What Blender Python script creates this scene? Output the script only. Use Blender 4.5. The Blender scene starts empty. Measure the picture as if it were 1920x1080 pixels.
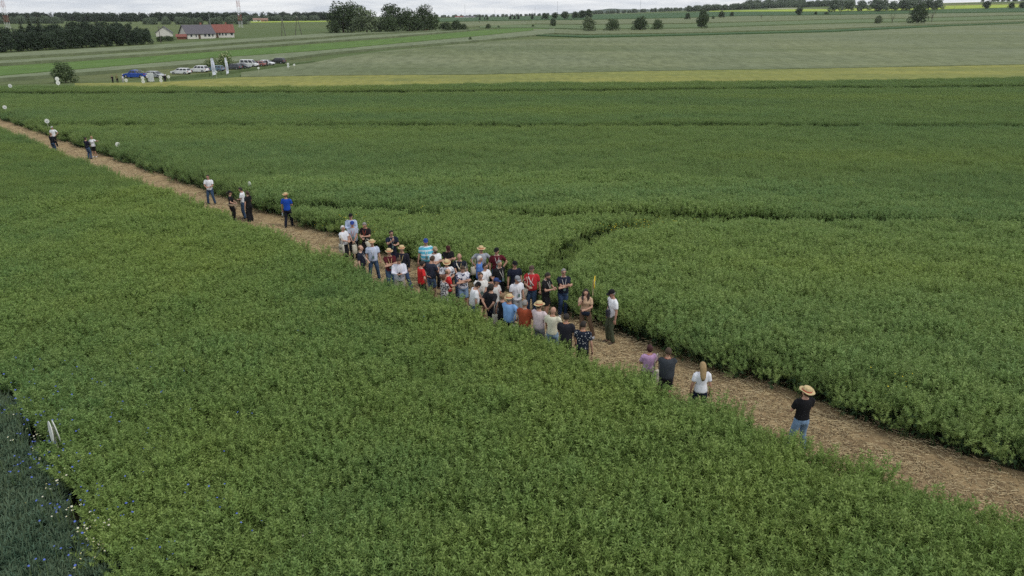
import bpy, bmesh, math, random
import numpy as np
from mathutils import Vector, Matrix, Euler

R = math.radians
random.seed(7)
rng = np.random.default_rng(7)
scene = bpy.context.scene
col = scene.collection

# ------------------------------------------------------------------ camera, sky, sun, exposure
FPX, YH, CAMH, SLOPE = 1333.0, 30.0, 9.6, 0.022
PITCH = math.atan((540 - YH) / FPX)
cam_d = bpy.data.cameras.new('camera')
cam_d.sensor_width = 36.0
cam_d.lens = 36.0 * FPX / 1920.0
cam_d.clip_start = 0.1
cam_d.clip_end = 60000
cam = bpy.data.objects.new('camera', cam_d)
cam.location = (0, 0, CAMH)
cam.rotation_euler = (math.pi / 2 - PITCH, 0, 0)
col.objects.link(cam)
scene.camera = cam

SUN_EL, SUN_AZ = R(52), R(118)          # azimuth measured from +Y towards +X
world = bpy.data.worlds.new('World')
scene.world = world
world.use_nodes = True
wn, wl = world.node_tree.nodes, world.node_tree.links
wn.clear()
w_out = wn.new('ShaderNodeOutputWorld')
w_bg = wn.new('ShaderNodeBackground')
w_bg.inputs['Strength'].default_value = 0.1
w_sky = wn.new('ShaderNodeTexSky')
w_sky.sky_type = 'NISHITA'
w_sky.sun_disc = False
w_sky.sun_elevation = SUN_EL
w_sky.sun_rotation = SUN_AZ
w_geo = wn.new('ShaderNodeTexCoord')
w_map = wn.new('ShaderNodeMapping')
w_map.inputs['Scale'].default_value = (4.5, 4.5, 46.0)
w_noise = wn.new('ShaderNodeTexNoise')
w_noise.inputs['Scale'].default_value = 2.2
w_noise.inputs['Detail'].default_value = 7.0
w_noise.inputs['Roughness'].default_value = 0.62
w_ramp = wn.new('ShaderNodeValToRGB')
w_ramp.color_ramp.elements[0].position = 0.38
w_ramp.color_ramp.elements[0].color = (7.2, 7.7, 8.5, 1)
w_ramp.color_ramp.elements[1].position = 0.62
w_ramp.color_ramp.elements[1].color = (10.4, 10.6, 10.8, 1)
w_mix = wn.new('ShaderNodeMixRGB')
w_mix.inputs['Fac'].default_value = 0.88
wl.new(w_geo.outputs['Generated'], w_map.inputs['Vector'])
wl.new(w_map.outputs['Vector'], w_noise.inputs['Vector'])
wl.new(w_noise.outputs['Fac'], w_ramp.inputs['Fac'])
wl.new(w_sky.outputs['Color'], w_mix.inputs['Color1'])
wl.new(w_ramp.outputs['Color'], w_mix.inputs['Color2'])
wl.new(w_mix.outputs['Color'], w_bg.inputs['Color'])
wl.new(w_bg.outputs['Background'], w_out.inputs['Surface'])

sun_d = bpy.data.lights.new('sun', 'SUN')
sun_d.energy = 1.5
sun_d.angle = R(10)
sun_d.color = (1.0, 0.95, 0.87)
sun = bpy.data.objects.new('sun', sun_d)
sdir = Vector((math.sin(SUN_AZ) * math.cos(SUN_EL), math.cos(SUN_AZ) * math.cos(SUN_EL), math.sin(SUN_EL)))
sun.rotation_euler = (-sdir).to_track_quat('-Z', 'Y').to_euler()
sun.location = (40, -20, 60)
col.objects.link(sun)

vs = scene.view_settings
vs.view_transform = 'Standard'
vs.look = 'None'
vs.gamma = 1.0
vs.use_curve_mapping = False
vs.exposure = 0.0
scene.cycles.use_denoising = False
scene.cycles.max_bounces = 5
scene.cycles.diffuse_bounces = 3
scene.cycles.transparent_max_bounces = 4

# ------------------------------------------------------------------ terrain and survey helpers
_ky = [-400, 150, 190, 230, 270, 370, 470, 700, 1500, 3000, 6000, 30000]
_kz = [8.8, -3.3, -3.85, -3.6, -2.8, -1.0, -0.3, 0.6, 2.0, 3.5, 4.0, 4.0]
_tY = np.arange(-400, 12000, 2.0)
_tz = np.interp(_tY, _ky, _kz)
_k = np.exp(-np.linspace(-2.2, 2.2, 25) ** 2)
_k /= _k.sum()
_pad = np.concatenate([_tz[0] + (_tz[1] - _tz[0]) * np.arange(-12, 0), _tz, np.full(12, _tz[-1])])
_tz = np.convolve(_pad, _k, 'valid')
_hx = [-3000, -600, -67, 157, 326, 608, 1080, 2000, 9000]
_hz = [0, 0, 3, 9, 14, 25, 37, 46, 46]


def terrain(x, y):
    x = np.asarray(x, float)
    y = np.asarray(y, float)
    z = np.interp(y, _tY, _tz)
    t = np.clip((y - 340) / 1160, 0, 1)
    return z + np.interp(x, _hx, _hz) * t ** 1.25


_c, _s = math.cos(PITCH), math.sin(PITCH)


def ray(px, py):
    a, b = (px - 960) / FPX, -(py - 540) / FPX
    return np.array([a, _c + b * _s, -_s + b * _c])


def at(px, py, h=0.0, far=2600.0):
    """point of the land (plus h) that the surveyed picture point lies on"""
    r = ray(px, py)
    k = np.concatenate([np.linspace(5, 250, 700), np.geomspace(250.5, far, 900)]) / r[1]
    zz = CAMH + k * r[2]
    below = zz <= terrain(k * r[0], k * r[1]) + h
    i = int(np.argmax(below)) if below.any() else len(k) - 1
    kk = k[i]
    if below.any() and i > 0:
        a, b = k[i - 1], k[i]
        for _ in range(24):
            m = (a + b) / 2
            if CAMH + m * r[2] <= terrain(m * r[0], m * r[1]) + h:
                b = m
            else:
                a = m
        kk = b
    x, y = kk * r[0], kk * r[1]
    return Vector((x, y, float(terrain(x, y))))


def at_depth(px, Y):
    x = (px - 960) / FPX * (Y * _c)
    for _ in range(3):
        z = float(terrain(x, Y))
        x = (px - 960) / FPX * (Y * _c + (CAMH - z) * _s)
    return Vector((x, Y, float(terrain(x, Y))))


def mpp(p):
    """metres that one picture unit spans at p"""
    return (p.y * _c + (CAMH - p.z) * _s) / FPX


# ------------------------------------------------------------------ materials
MATS = {}


def rgb(h):
    h = h.lstrip('#')
    v = [int(h[i:i + 2], 16) / 255 for i in (0, 2, 4)]
    return tuple(c / 12.92 if c <= .04045 else ((c + .055) / 1.055) ** 2.4 for c in v)


class NT:
    def __init__(s, name):
        s.m = bpy.data.materials.new(name)
        s.m.use_nodes = True
        s.n, s.l = s.m.node_tree.nodes, s.m.node_tree.links
        s.b = s.n['Principled BSDF']

    def node(s, t, **kw):
        n = s.n.new(t)
        for k, v in kw.items():
            if k in n.inputs:
                n.inputs[k].default_value = v
            else:
                setattr(n, k, v)
        return n

    def link(s, a, b):
        s.l.new(a, b)

    def coords(s, kind='Object', scale=(1, 1, 1), rot=(0, 0, 0)):
        if kind == 'World':
            g = s.node('ShaderNodeNewGeometry')
            o = g.outputs['Position']
        else:
            o = s.node('ShaderNodeTexCoord').outputs[kind]
        mp = s.node('ShaderNodeMapping')
        mp.inputs['Scale'].default_value = scale
        mp.inputs['Rotation'].default_value = rot
        s.link(o, mp.inputs['Vector'])
        return mp.outputs['Vector']

    def noise(s, vec, scale, detail=4, rough=.55):
        n = s.node('ShaderNodeTexNoise')
        n.inputs['Scale'].default_value = scale
        n.inputs['Detail'].default_value = detail
        n.inputs['Roughness'].default_value = rough
        s.link(vec, n.inputs['Vector'])
        return n.outputs['Fac']

    def ramp(s, fac, stops):
        r = s.node('ShaderNodeValToRGB')
        e = r.color_ramp.elements
        e[0].position, e[0].color = stops[0][0], (*stops[0][1], 1)
        e[1].position, e[1].color = stops[-1][0], (*stops[-1][1], 1)
        for p, c in stops[1:-1]:
            k = e.new(p)
            k.color = (*c, 1)
        s.link(fac, r.inputs['Fac'])
        return r.outputs['Color']

    def mix(s, fac, a, b, mode='MIX'):
        m = s.node('ShaderNodeMixRGB', blend_type=mode)
        for sock, v in (('Fac', fac), ('Color1', a), ('Color2', b)):
            if isinstance(v, (int, float)):
                m.inputs[sock].default_value = v
            elif isinstance(v, tuple):
                m.inputs[sock].default_value = (*v, 1)
            else:
                s.link(v, m.inputs[sock])
        return m.outputs['Color']

    def bump(s, h, strength, dist):
        b = s.node('ShaderNodeBump')
        b.inputs['Strength'].default_value = strength
        b.inputs['Distance'].default_value = dist
        s.link(h, b.inputs['Height'])
        s.link(b.outputs['Normal'], s.b.inputs['Normal'])

    def done(s, color, rough=.8, spec=.2):
        if isinstance(color, tuple):
            s.b.inputs['Base Color'].default_value = (*color, 1)
        else:
            s.link(color, s.b.inputs['Base Color'])
        s.b.inputs['Roughness'].default_value = rough
        s.b.inputs['Specular IOR Level'].default_value = spec
        return s.m


def plain(name, c, rough=.7, spec=.3, var=.12, scale=9.0, metal=0.0):
    """a colour with a little cloudy unevenness"""
    key = (name, c, rough)
    if key in MATS:
        return MATS[key]
    t = NT(name)
    v = t.noise(t.coords(), scale, 3)
    a = tuple(max(0, x * (1 - var)) for x in c)
    b = tuple(min(1, x * (1 + var)) for x in c)
    m = t.done(t.ramp(v, [(.3, a), (.7, b)]), rough, spec)
    t.b.inputs['Metallic'].default_value = metal
    MATS[key] = m
    return m


def cloth(c, pattern='plain', c2=None):
    key = ('cloth', c, pattern, c2)
    if key in MATS:
        return MATS[key]
    t = NT('cloth_' + pattern)
    v = t.coords()
    fold = t.noise(t.coords(scale=(1, 1, .55)), 9, 3)
    a = tuple(x * .8 for x in c)
    b = tuple(min(1, x * 1.1) for x in c)
    colr = t.ramp(fold, [(.3, a), (.7, b)])
    if pattern == 'dots':
        vo = t.node('ShaderNodeTexVoronoi')
        vo.inputs['Scale'].default_value = 17
        t.link(v, vo.inputs['Vector'])
        f = t.ramp(vo.outputs['Distance'], [(.22, (1, 1, 1)), (.3, (0, 0, 0))])
        colr = t.mix(f, colr, c2)
    elif pattern == 'floral':
        f = t.ramp(t.noise(v, 19, 2), [(.5, (0, 0, 0)), (.54, (1, 1, 1))])
        colr = t.mix(f, colr, c2)
    elif pattern == 'leafprint':
        f = t.ramp(t.noise(v, 11, 2), [(.55, (0, 0, 0)), (.59, (1, 1, 1))])
        colr = t.mix(f, colr, c2)
    elif pattern == 'stripe':
        w = t.node('ShaderNodeTexWave', bands_direction='Z')
        w.inputs['Scale'].default_value = 2.0
        w.inputs['Distortion'].default_value = 1.2
        t.link(v, w.inputs['Vector'])
        f = t.ramp(w.outputs['Fac'], [(.62, (0, 0, 0)), (.75, (1, 1, 1))])
        colr = t.mix(f, colr, c2)
    elif pattern == 'check':
        w1 = t.node('ShaderNodeTexWave', bands_direction='Z')
        w2 = t.node('ShaderNodeTexWave', bands_direction='X')
        for w in (w1, w2):
            w.inputs['Scale'].default_value = 8
            t.link(v, w.inputs['Vector'])
        f = t.mix(.5, w1.outputs['Fac'], w2.outputs['Fac'])
        colr = t.mix(t.ramp(f, [(.45, (0, 0, 0)), (.8, (.8, .8, .8))]), colr, c2)
    elif pattern == 'denim':
        f = t.noise(t.coords(scale=(1, 1, .25)), 14, 4)
        colr = t.mix(t.ramp(f, [(.35, (0, 0, 0)), (.75, (1, 1, 1))]), colr, tuple(min(1, x * 1.5 + .015) for x in c))
    t.bump(t.noise(t.coords(scale=(1, 1, .5)), 13, 4), .5, .02)
    m = t.done(colr, .85, .15)
    MATS[key] = m
    return m


def crop_mat(name, dark, light, patch=.09, warm=None, rough=.6, trans=.3, stretch=1.0):
    """plant tissue: differs from plant to plant and from one patch of the field to the next"""
    t = NT(name)
    oi = t.node('ShaderNodeObjectInfo')
    w = t.coords('World', (stretch, 1, .2))
    n1 = t.noise(w, patch, 3, .6)
    n2 = t.noise(t.coords('World', (1, 1, .2)), 1.3, 2)
    base = t.mix(t.ramp(n1, [(.36, (0, 0, 0)), (.64, (1, 1, 1))]), dark, light)
    base = t.mix(t.ramp(oi.outputs['Random'], [(0, (0, 0, 0)), (1, (.5, .5, .5))]), base, warm or light)
    base = t.mix(t.ramp(n2, [(.3, (.22, .22, .22)), (.7, (0, 0, 0))]), base, dark)
    m = t.done(base, rough, .25)
    tr = t.node('ShaderNodeBsdfTranslucent')
    t.link(base, tr.inputs['Color'])
    mx = t.node('ShaderNodeMixShader')
    mx.inputs[0].default_value = trans
    t.link(t.b.outputs[0], mx.inputs[1])
    t.link(tr.outputs[0], mx.inputs[2])
    t.link(mx.outputs[0], t.n['Material Output'].inputs['Surface'])
    return m


M_POD = crop_mat('olive_rape_pod', (.158, .275, .088), (.262, .352, .08), warm=(.30, .37, .108))
M_POD2 = crop_mat('grey_green_rape_pod', (.165, .29, .115), (.292, .388, .10), warm=(.33, .405, .13), patch=.055, stretch=.22)
M_RSTEM = crop_mat('rape_stem', (.12, .20, .08), (.16, .22, .07))
M_RLEAF = crop_mat('rape_leaf', (.05, .10, .045), (.07, .115, .04))
M_WHEAT = crop_mat('wheat_blade', (.08, .15, .095), (.12, .185, .11), patch=.4, warm=(.14, .205, .125))
M_EAR = crop_mat('wheat_ear', (.14, .21, .13), (.18, .24, .14), patch=.4)
M_BARK = plain('bark', (.09, .07, .05), .9, .1, .3)


def field_mat(name, c1, c2, c3=None, along=0.0, streak=1.0, fine=1.0, rough=.85, lodged=None):
    """standing crop seen from far: long drilled streaks, soft patches, fine mottling"""
    t = NT(name)
    w = t.coords('World', (.004, .03 * streak, .01), (0, 0, along))
    p = t.coords('World', (.02, .012, .02))
    s1 = t.noise(w, 1.0, 5, .6)
    s2 = t.noise(p, 1.0, 4, .6)
    s3 = t.noise(t.coords('World', (.5, .14, .3)), 1.1 * fine, 5, .75)
    base = t.ramp(s1, [(.33, c1), (.66, c2)])
    base = t.mix(t.ramp(s2, [(.35, (0, 0, 0)), (.7, (.55, .55, .55))]), base, c3 or c1)
    base = t.mix(t.ramp(s3, [(.36, (.6, .6, .6)), (.6, (0, 0, 0))]), base, tuple(x * .55 for x in c1))
    if lodged:
        s4 = t.noise(t.coords('World', (.05, .14, .1), (0, 0, along)), 1.0, 5, .65)
        base = t.mix(t.ramp(s4, [(.54, (0, 0, 0)), (.66, (.75, .75, .75))]), base, lodged)
    t.bump(s3, .6, .35)
    return t.done(base, rough, .1)


# ------------------------------------------------------------------ mesh helpers
class MB:
    def __init__(s):
        s.v, s.f, s.mi = [], [], []

    def add(s, v, f, mi=0):
        o = len(s.v)
        s.v += [tuple(map(float, p)) for p in v]
        s.f += [tuple(i + o for i in q) for q in f]
        s.mi += [mi] * len(f)

    def rings(s, rings, cap=True, mi=0):
        n = len(rings[0])
        v = [p for r in rings for p in r]
        f = []
        for k in range(len(rings) - 1):
            for i in range(n):
                j = (i + 1) % n
                f.append((k * n + i, k * n + j, (k + 1) * n + j, (k + 1) * n + i))
        if cap:
            f.append(tuple(reversed(range(n))))
            f.append(tuple((len(rings) - 1) * n + i for i in range(n)))
        s.add(v, f, mi)

    def tube(s, pts, rad, n=8, mi=0, flat=None, cap=True):
        """tapered tube; flat = (axis, factor) squashes the section along an axis"""
        pts = [Vector(p) for p in pts]
        out = []
        up = Vector((0, 0, 1))
        for i, p in enumerate(pts):
            d = (pts[min(i + 1, len(pts) - 1)] - pts[max(i - 1, 0)])
            d = d.normalized() if d.length > 1e-9 else up
            ref = Vector((1, 0, 0)) if abs(d.x) < .8 else Vector((0, 1, 0))
            a = d.cross(ref).normalized()
            b = d.cross(a)
            r = rad[i] if hasattr(rad, '__len__') else rad
            ring = []
            for k in range(n):
                t = 2 * math.pi * k / n
                o = a * math.cos(t) * r + b * math.sin(t) * r
                if flat:
                    ax = Vector(flat[0])
                    o = o - ax * o.dot(ax) * (1 - flat[1])
                ring.append(p + o)
            out.append(ring)
        s.rings(out, cap, mi)

    def limb(s, p0, p1, r0, r1, n=9, mi=0):
        p0, p1 = Vector(p0), Vector(p1)
        d = (p1 - p0).normalized()
        s.tube([p0 - d * r0 * .8, p0 - d * r0 * .35, p0, p0.lerp(p1, .35), p1, p1 + d * r1 * .35, p1 + d * r1 * .8],
               [r0 * .45, r0 * .88, r0, r0 * .62 + r1 * .4, r1, r1 * .88, r1 * .45], n, mi)

    def ball(s, c, r, n=12, m=8, mi=0, fn=None):
        c = Vector(c)
        rx, ry, rz = r if hasattr(r, '__len__') else (r, r, r)
        v = [c + Vector((0, 0, -rz))]
        for i in range(1, m):
            ph = -math.pi / 2 + math.pi * i / m
            for k in range(n):
                t = 2 * math.pi * k / n
                p = Vector((math.cos(t) * math.cos(ph), math.sin(t) * math.cos(ph), math.sin(ph)))
                if fn:
                    p = fn(p)
                v.append(c + Vector((p.x * rx, p.y * ry, p.z * rz)))
        v.append(c + Vector((0, 0, rz)))
        f = []
        for k in range(n):
            f.append((0, 1 + (k + 1) % n, 1 + k))
            f.append((len(v) - 1, len(v) - 1 - n + k, len(v) - 1 - n + (k + 1) % n))
        for i in range(m - 2):
            for k in range(n):
                a, b = 1 + i * n + k, 1 + i * n + (k + 1) % n
                f.append((a, b, b + n, a + n))
        s.add(v, f, mi)

    def box(s, c, d, mi=0, taper=1.0):
        x, y, z = c
        a, b, h = d[0] / 2, d[1] / 2, d[2] / 2
        v = [(x - a, y - b, z - h), (x + a, y - b, z - h), (x + a, y + b, z - h), (x - a, y + b, z - h)]
        a *= taper
        b *= taper
        v += [(x - a, y - b, z + h), (x + a, y - b, z + h), (x + a, y + b, z + h), (x - a, y + b, z + h)]
        s.add(v, [(3, 2, 1, 0), (4, 5, 6, 7), (0, 1, 5, 4), (1, 2, 6, 5), (2, 3, 7, 6), (3, 0, 4, 7)], mi)

    def lathe(s, prof, n=20, mi=0, fn=None, cap=False):
        rs = []
        for r, z in prof:
            ring = []
            for k in range(n):
                t = 2 * math.pi * k / n
                p = Vector((r * math.cos(t), r * math.sin(t), z))
                ring.append(fn(p, t, r) if fn else p)
            rs.append(ring)
        s.rings(rs, cap, mi)

    def xf(s, M):
        s.v = [tuple(M @ Vector(p)) for p in s.v]
        return s

    def mesh(s, name, mats):
        me = bpy.data.meshes.new(name)
        me.from_pydata(s.v, [], s.f)
        for m in (mats if isinstance(mats, (list, tuple)) else [mats]):
            me.materials.append(m)
        if max(s.mi, default=0):
            me.polygons.foreach_set('material_index', s.mi)
        me.update()
        return me

    def build(s, name, mats, parent=None, smooth=False, loc=None, rot=None):
        me = s.mesh(name, mats)
        if smooth:
            me.polygons.foreach_set('use_smooth', [True] * len(me.polygons))
        return link(name, me, parent, loc, rot)


def link(name, me, parent=None, loc=None, rot=None):
    o = bpy.data.objects.new(name, me)
    if loc is not None:
        o.location = loc
    if rot is not None:
        o.rotation_euler = rot
    o.parent = parent
    col.objects.link(o)
    return o


def tag(o, label=None, cat=None, group=None, kind=None):
    for k, v in (('label', label), ('category', cat), ('group', group), ('kind', kind)):
        if v:
            o[k] = v
    return o


def thing(name, label, cat, loc=(0, 0, 0), rz=0.0, group=None, scale=1.0):
    o = link(name, None, None, loc, (0, 0, rz))
    o.scale = (scale,) * 3
    return tag(o, label, cat, group)


# ------------------------------------------------------------------ the ground sheet
def build_ground():
    t = NT('ground_soil_and_grass')
    w = t.coords('World', (1, 1, 1))
    far = t.noise(w, .004, 5, .6)
    mid = t.noise(w, .05, 4)
    near = t.noise(w, 3.0, 5, .7)
    grass = t.ramp(far, [(.35, (.085, .125, .05)), (.65, (.13, .155, .065))])
    grass = t.mix(t.ramp(mid, [(.4, (0, 0, 0)), (.7, (.5, .5, .5))]), grass, (.07, .10, .035))
    soil = t.ramp(near, [(.3, (.03, .033, .018)), (.7, (.07, .062, .036))])
    # bare soil lies under the trial crops within 150 m, meadow beyond
    sep = t.node('ShaderNodeSeparateXYZ')
    t.link(w, sep.inputs[0])
    ln = t.node('ShaderNodeMapRange')
    ln.inputs['From Min'].default_value = 118
    ln.inputs['From Max'].default_value = 126
    t.link(sep.outputs['Y'], ln.inputs['Value'])
    t.bump(near, .6, .05)
    m = t.done(t.mix(ln.outputs['Result'], soil, grass), .95, .05)
    rad = np.concatenate([[0], np.geomspace(4, 6800, 130)])
    nA = 180
    ang = np.linspace(0, 2 * math.pi, nA, endpoint=False)
    X = np.outer(rad, np.sin(ang))
    Y = np.outer(rad, np.cos(ang))
    Z = terrain(X, Y)
    v = np.stack([X, Y, Z], -1)[1:].reshape(-1, 3).tolist()
    v.append((0, 0, float(terrain(0, 0))))
    f = []
    for i in range(len(rad) - 2):
        for k in range(nA):
            a, b = i * nA + k, i * nA + (k + 1) % nA
            f.append((a, a + nA, b + nA, b))
    f += [(len(v) - 1, k, (k + 1) % nA) for k in range(nA)]
    mb = MB()
    mb.v, mb.f, mb.mi = v, f, [0] * len(f)
    o = mb.build('ground', m, smooth=True)
    tag(o, 'gently rolling farmland under all the fields', 'ground', kind='structure')


build_ground()

# path frame: u across (metres from the camera foot), v along; it runs at 45 degrees
SQ = math.sqrt(.5)
U_L, U_R = 14.25, 17.95


def uv(u, v):
    x, y = (u - v) * SQ, (u + v) * SQ
    return x, y


def build_path():
    t = NT('straw_littered_soil')
    w = t.coords('World', (1, 1, 1))
    big = t.noise(w, .5, 4)
    fine = t.noise(w, 14, 6, .75)
    st = t.noise(t.coords('World', (7, 30, 7), (0, 0, R(25))), 1.0, 4, .7)
    st2 = t.noise(t.coords('World', (30, 7, 7), (0, 0, R(-20))), 1.0, 4, .7)
    soil = t.ramp(fine, [(.3, (.22, .155, .08)), (.7, (.46, .34, .185))])
    soil = t.mix(t.ramp(big, [(.4, (0, 0, 0)), (.7, (.5, .5, .5))]), soil, (.22, .16, .088))
    rut = t.noise(t.coords('World', (1.5, .12, 1), (0, 0, R(-45))), 1.0, 4, .6)
    soil = t.mix(t.ramp(rut, [(.42, (.75, .75, .75)), (.6, (0, 0, 0))]), soil, (.19, .135, .078))
    soil = t.mix(t.ramp(st, [(.56, (0, 0, 0)), (.66, (.75, .75, .75))]), soil, (.52, .43, .26))
    soil = t.mix(t.ramp(st2, [(.57, (0, 0, 0)), (.67, (.7, .7, .7))]), soil, (.47, .38, .22))
    t.bump(fine, .8, .03)
    m = t.done(soil, .95, .1)
    vs_ = np.arange(-30, 170, .5)
    us = np.linspace(U_L - .25, U_R + .25, 12)
    v, f = [], []
    for vv in vs_:
        for k, uu in enumerate(us):
            du = .22 * math.sin(vv * .9) * (1 if k == 0 else 0) + .25 * math.sin(vv * .7 + 2) * (1 if k == 11 else 0)
            x, y = uv(uu + du, vv)
            v.append((x, y, float(terrain(x, y)) + .004 + (.012 * rng.random() if 0 < k < 11 else 0)))
    n = len(us)
    for i in range(len(vs_) - 1):
        for k in range(n - 1):
            f.append((i * n + k, (i + 1) * n + k, (i + 1) * n + k + 1, i * n + k + 1)[::-1])
    mb = MB()
    mb.v, mb.f, mb.mi = v, f, [0] * len(f)
    o = mb.build('dirt_path', m, smooth=True)
    tag(o, 'straw strewn dirt path between two rapeseed plots', 'path', kind='structure')


build_path()


# ------------------------------------------------------------------ scattering of plants (stuff)
def scatter(name, pts, rot, scl, variants, label, cat, idx=None, kind='stuff'):
    n = len(pts)
    me = bpy.data.meshes.new(name)
    me.vertices.add(n)
    me.vertices.foreach_set('co', np.asarray(pts, np.float32).ravel())
    a = me.attributes.new('rot', 'FLOAT_VECTOR', 'POINT')
    a.data.foreach_set('vector', np.asarray(rot, np.float32).ravel())
    a = me.attributes.new('scl', 'FLOAT_VECTOR', 'POINT')
    scl = np.asarray(scl, np.float32)
    if scl.ndim == 1:
        scl = np.repeat(scl[:, None], 3, 1)
    a.data.foreach_set('vector', scl.ravel())
    a = me.attributes.new('idx', 'INT', 'POINT')
    if idx is None:
        idx = rng.integers(0, len(variants), n)
    a.data.foreach_set('value', np.asarray(idx, np.int32))
    me.update()
    o = link(name, me)
    tag(o, label, cat, kind=kind)
    ng = bpy.data.node_groups.new(name + '_spread', 'GeometryNodeTree')
    ng.interface.new_socket('Geometry', in_out='INPUT', socket_type='NodeSocketGeometry')
    ng.interface.new_socket('Geometry', in_out='OUTPUT', socket_type='NodeSocketGeometry')
    N, L = ng.nodes, ng.links
    gi, go = N.new('NodeGroupInput'), N.new('NodeGroupOutput')
    ip = N.new('GeometryNodeInstanceOnPoints')
    jn = N.new('GeometryNodeJoinGeometry')
    for mesh in variants:
        src = bpy.data.objects.new(name + '_source', mesh)
        oi = N.new('GeometryNodeObjectInfo')
        oi.inputs['Object'].default_value = src
        oi.inputs['As Instance'].default_value = False
        g2i = N.new('GeometryNodeGeometryToInstance')
        L.new(oi.outputs['Geometry'], g2i.inputs[0])
        L.new(g2i.outputs[0], jn.inputs[0])

    def attr(nm, ty):
        q = N.new('GeometryNodeInputNamedAttribute')
        q.data_type = ty
        q.inputs['Name'].default_value = nm
        return q.outputs['Attribute']
    e2r = N.new('FunctionNodeEulerToRotation')
    L.new(attr('rot', 'FLOAT_VECTOR'), e2r.inputs[0])
    L.new(gi.outputs[0], ip.inputs['Points'])
    L.new(jn.outputs[0], ip.inputs['Instance'])
    ip.inputs['Pick Instance'].default_value = True
    L.new(attr('idx', 'INT'), ip.inputs['Instance Index'])
    L.new(e2r.outputs[0], ip.inputs['Rotation'])
    L.new(attr('scl', 'FLOAT_VECTOR'), ip.inputs['Scale'])
    L.new(ip.outputs[0], go.inputs[0])
    md = o.modifiers.new('spread', 'NODES')
    md.node_group = ng
    return o


def rape_plant(seed, n_br, n_pod, pw, pl, spread, pod):
    """one oilseed rape plant in pod: upright stem, arching branches, each ending in a bristle of pods"""
    r = random.Random(seed)
    mb = MB()

    def tri_stem(a, b, w):
        d = Vector((w, 0, 0))
        e = Vector((0, w, 0))
        mb.add([a - d, a + d, b + d * .5, b - d * .5], [(0, 1, 2, 3)], 1)
        mb.add([a - e, a + e, b + e * .5, b - e * .5], [(0, 1, 2, 3)], 1)
    H = r.uniform(1.12, 1.3)
    mid = Vector((r.uniform(-.03, .03), r.uniform(-.03, .03), H * .55))
    top = Vector((r.uniform(-.1, .1), r.uniform(-.1, .1), H))
    tri_stem(Vector((0, 0, 0)), mid, .011)
    tri_stem(mid, top, .007)
    ends = [(mid.lerp(top, .1), top)]
    for k in range(n_br):
        a = k * 2.4 + r.uniform(-.4, .4)
        z0 = H * r.uniform(.32, .68)
        base = Vector((0, 0, 0)).lerp(mid, min(1, z0 / mid.z)) if z0 < mid.z else mid.lerp(top, (z0 - mid.z) / (H - mid.z))
        reach = spread * r.uniform(.5, 1.15)
        tip = base + Vector((math.cos(a) * reach, math.sin(a) * reach, (H * r.uniform(.82, 1.04) - z0)))
        knee = base.lerp(tip, .5) + Vector((math.cos(a), math.sin(a), -.35)) * reach * .18
        tri_stem(base, knee, .007)
        tri_stem(knee, tip, .0045)
        ends.append((knee.lerp(tip, -.25), tip))
    for a, b in ends:
        ax = (b - a).normalized()
        s1 = ax.orthogonal().normalized()
        s2 = ax.cross(s1)
        for k in range(n_pod):
            t = (k + r.random()) / n_pod
            p = a.lerp(b, t)
            an = k * 2.399 + r.uniform(-.3, .3)
            out = s1 * math.cos(an) + s2 * math.sin(an)
            d = (out * r.uniform(.8, 1.25) + ax * r.uniform(.1, .8) + Vector((0, 0, .15))).normalized()
            ln = pl * r.uniform(.75, 1.2) * (1.0 - .35 * t)
            side = d.cross(Vector((r.uniform(-1, 1), r.uniform(-1, 1), r.uniform(-1, 1)))).normalized() * pw * .5
            mb.add([p + d * ln * .12 - side, p + d * ln * .12 + side, p + d * ln], [(0, 1, 2)], 0)
    for k in range(9):
        a = r.uniform(0, 6.28)
        z = r.uniform(.12, .75)
        d = Vector((math.cos(a), math.sin(a), r.uniform(-.3, .35)))
        s = Vector((-d.y, d.x, r.uniform(-.3, .3))) * r.uniform(.03, .055)
        p = Vector((0, 0, z))
        L = r.uniform(.12, .26)
        mb.add([p, p + d * L * .5 - s, p + d * L + Vector((0, 0, -.05)), p + d * L * .5 + s], [(0, 1, 2, 3)], 2)
    return mb.mesh('rape_plant', [pod, M_RSTEM, M_RLEAF])


RAPE = {}
for _sd, _pm in (('left', M_POD), ('right', M_POD2)):
    RAPE[_sd] = ([rape_plant(100 + i, 14, 27, .0072, .078, .30, _pm) for i in range(8)] + [rape_plant(200 + i, 13, 26, .0155, .092, .30, _pm) for i in range(6)]
                 + [rape_plant(300 + i, 12, 22, .036, .115, .36, _pm) for i in range(5)])

_gridn = rng.random((256, 256))


def vnoise(x, y, s, seed=0):
    x, y = np.asarray(x) / s + seed * 37.7, np.asarray(y) / s + seed * 91.3
    xi, yi = np.floor(x).astype(int), np.floor(y).astype(int)
    fx, fy = x - xi, y - yi
    fx, fy = fx * fx * (3 - 2 * fx), fy * fy * (3 - 2 * fy)
    g = lambda a, b: _gridn[a % 256, b % 256]
    return (g(xi, yi) * (1 - fx) + g(xi + 1, yi) * fx) * (1 - fy) + (g(xi, yi + 1) * (1 - fx) + g(xi + 1, yi + 1) * fx) * fy


def poly_dist(x, y, pl):
    d = np.full(x.shape, 1e9)
    for (ax, ay), (bx, by) in zip(pl[:-1], pl[1:]):
        vx, vy = bx - ax, by - ay
        t = np.clip(((x - ax) * vx + (y - ay) * vy) / (vx * vx + vy * vy), 0, 1)
        d = np.minimum(d, np.hypot(x - ax - t * vx, y - ay - t * vy))
    return d


def px_line(pts, h):
    return [(p.x, p.y) for p in (at(a, b, h) for a, b in pts)]


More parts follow.
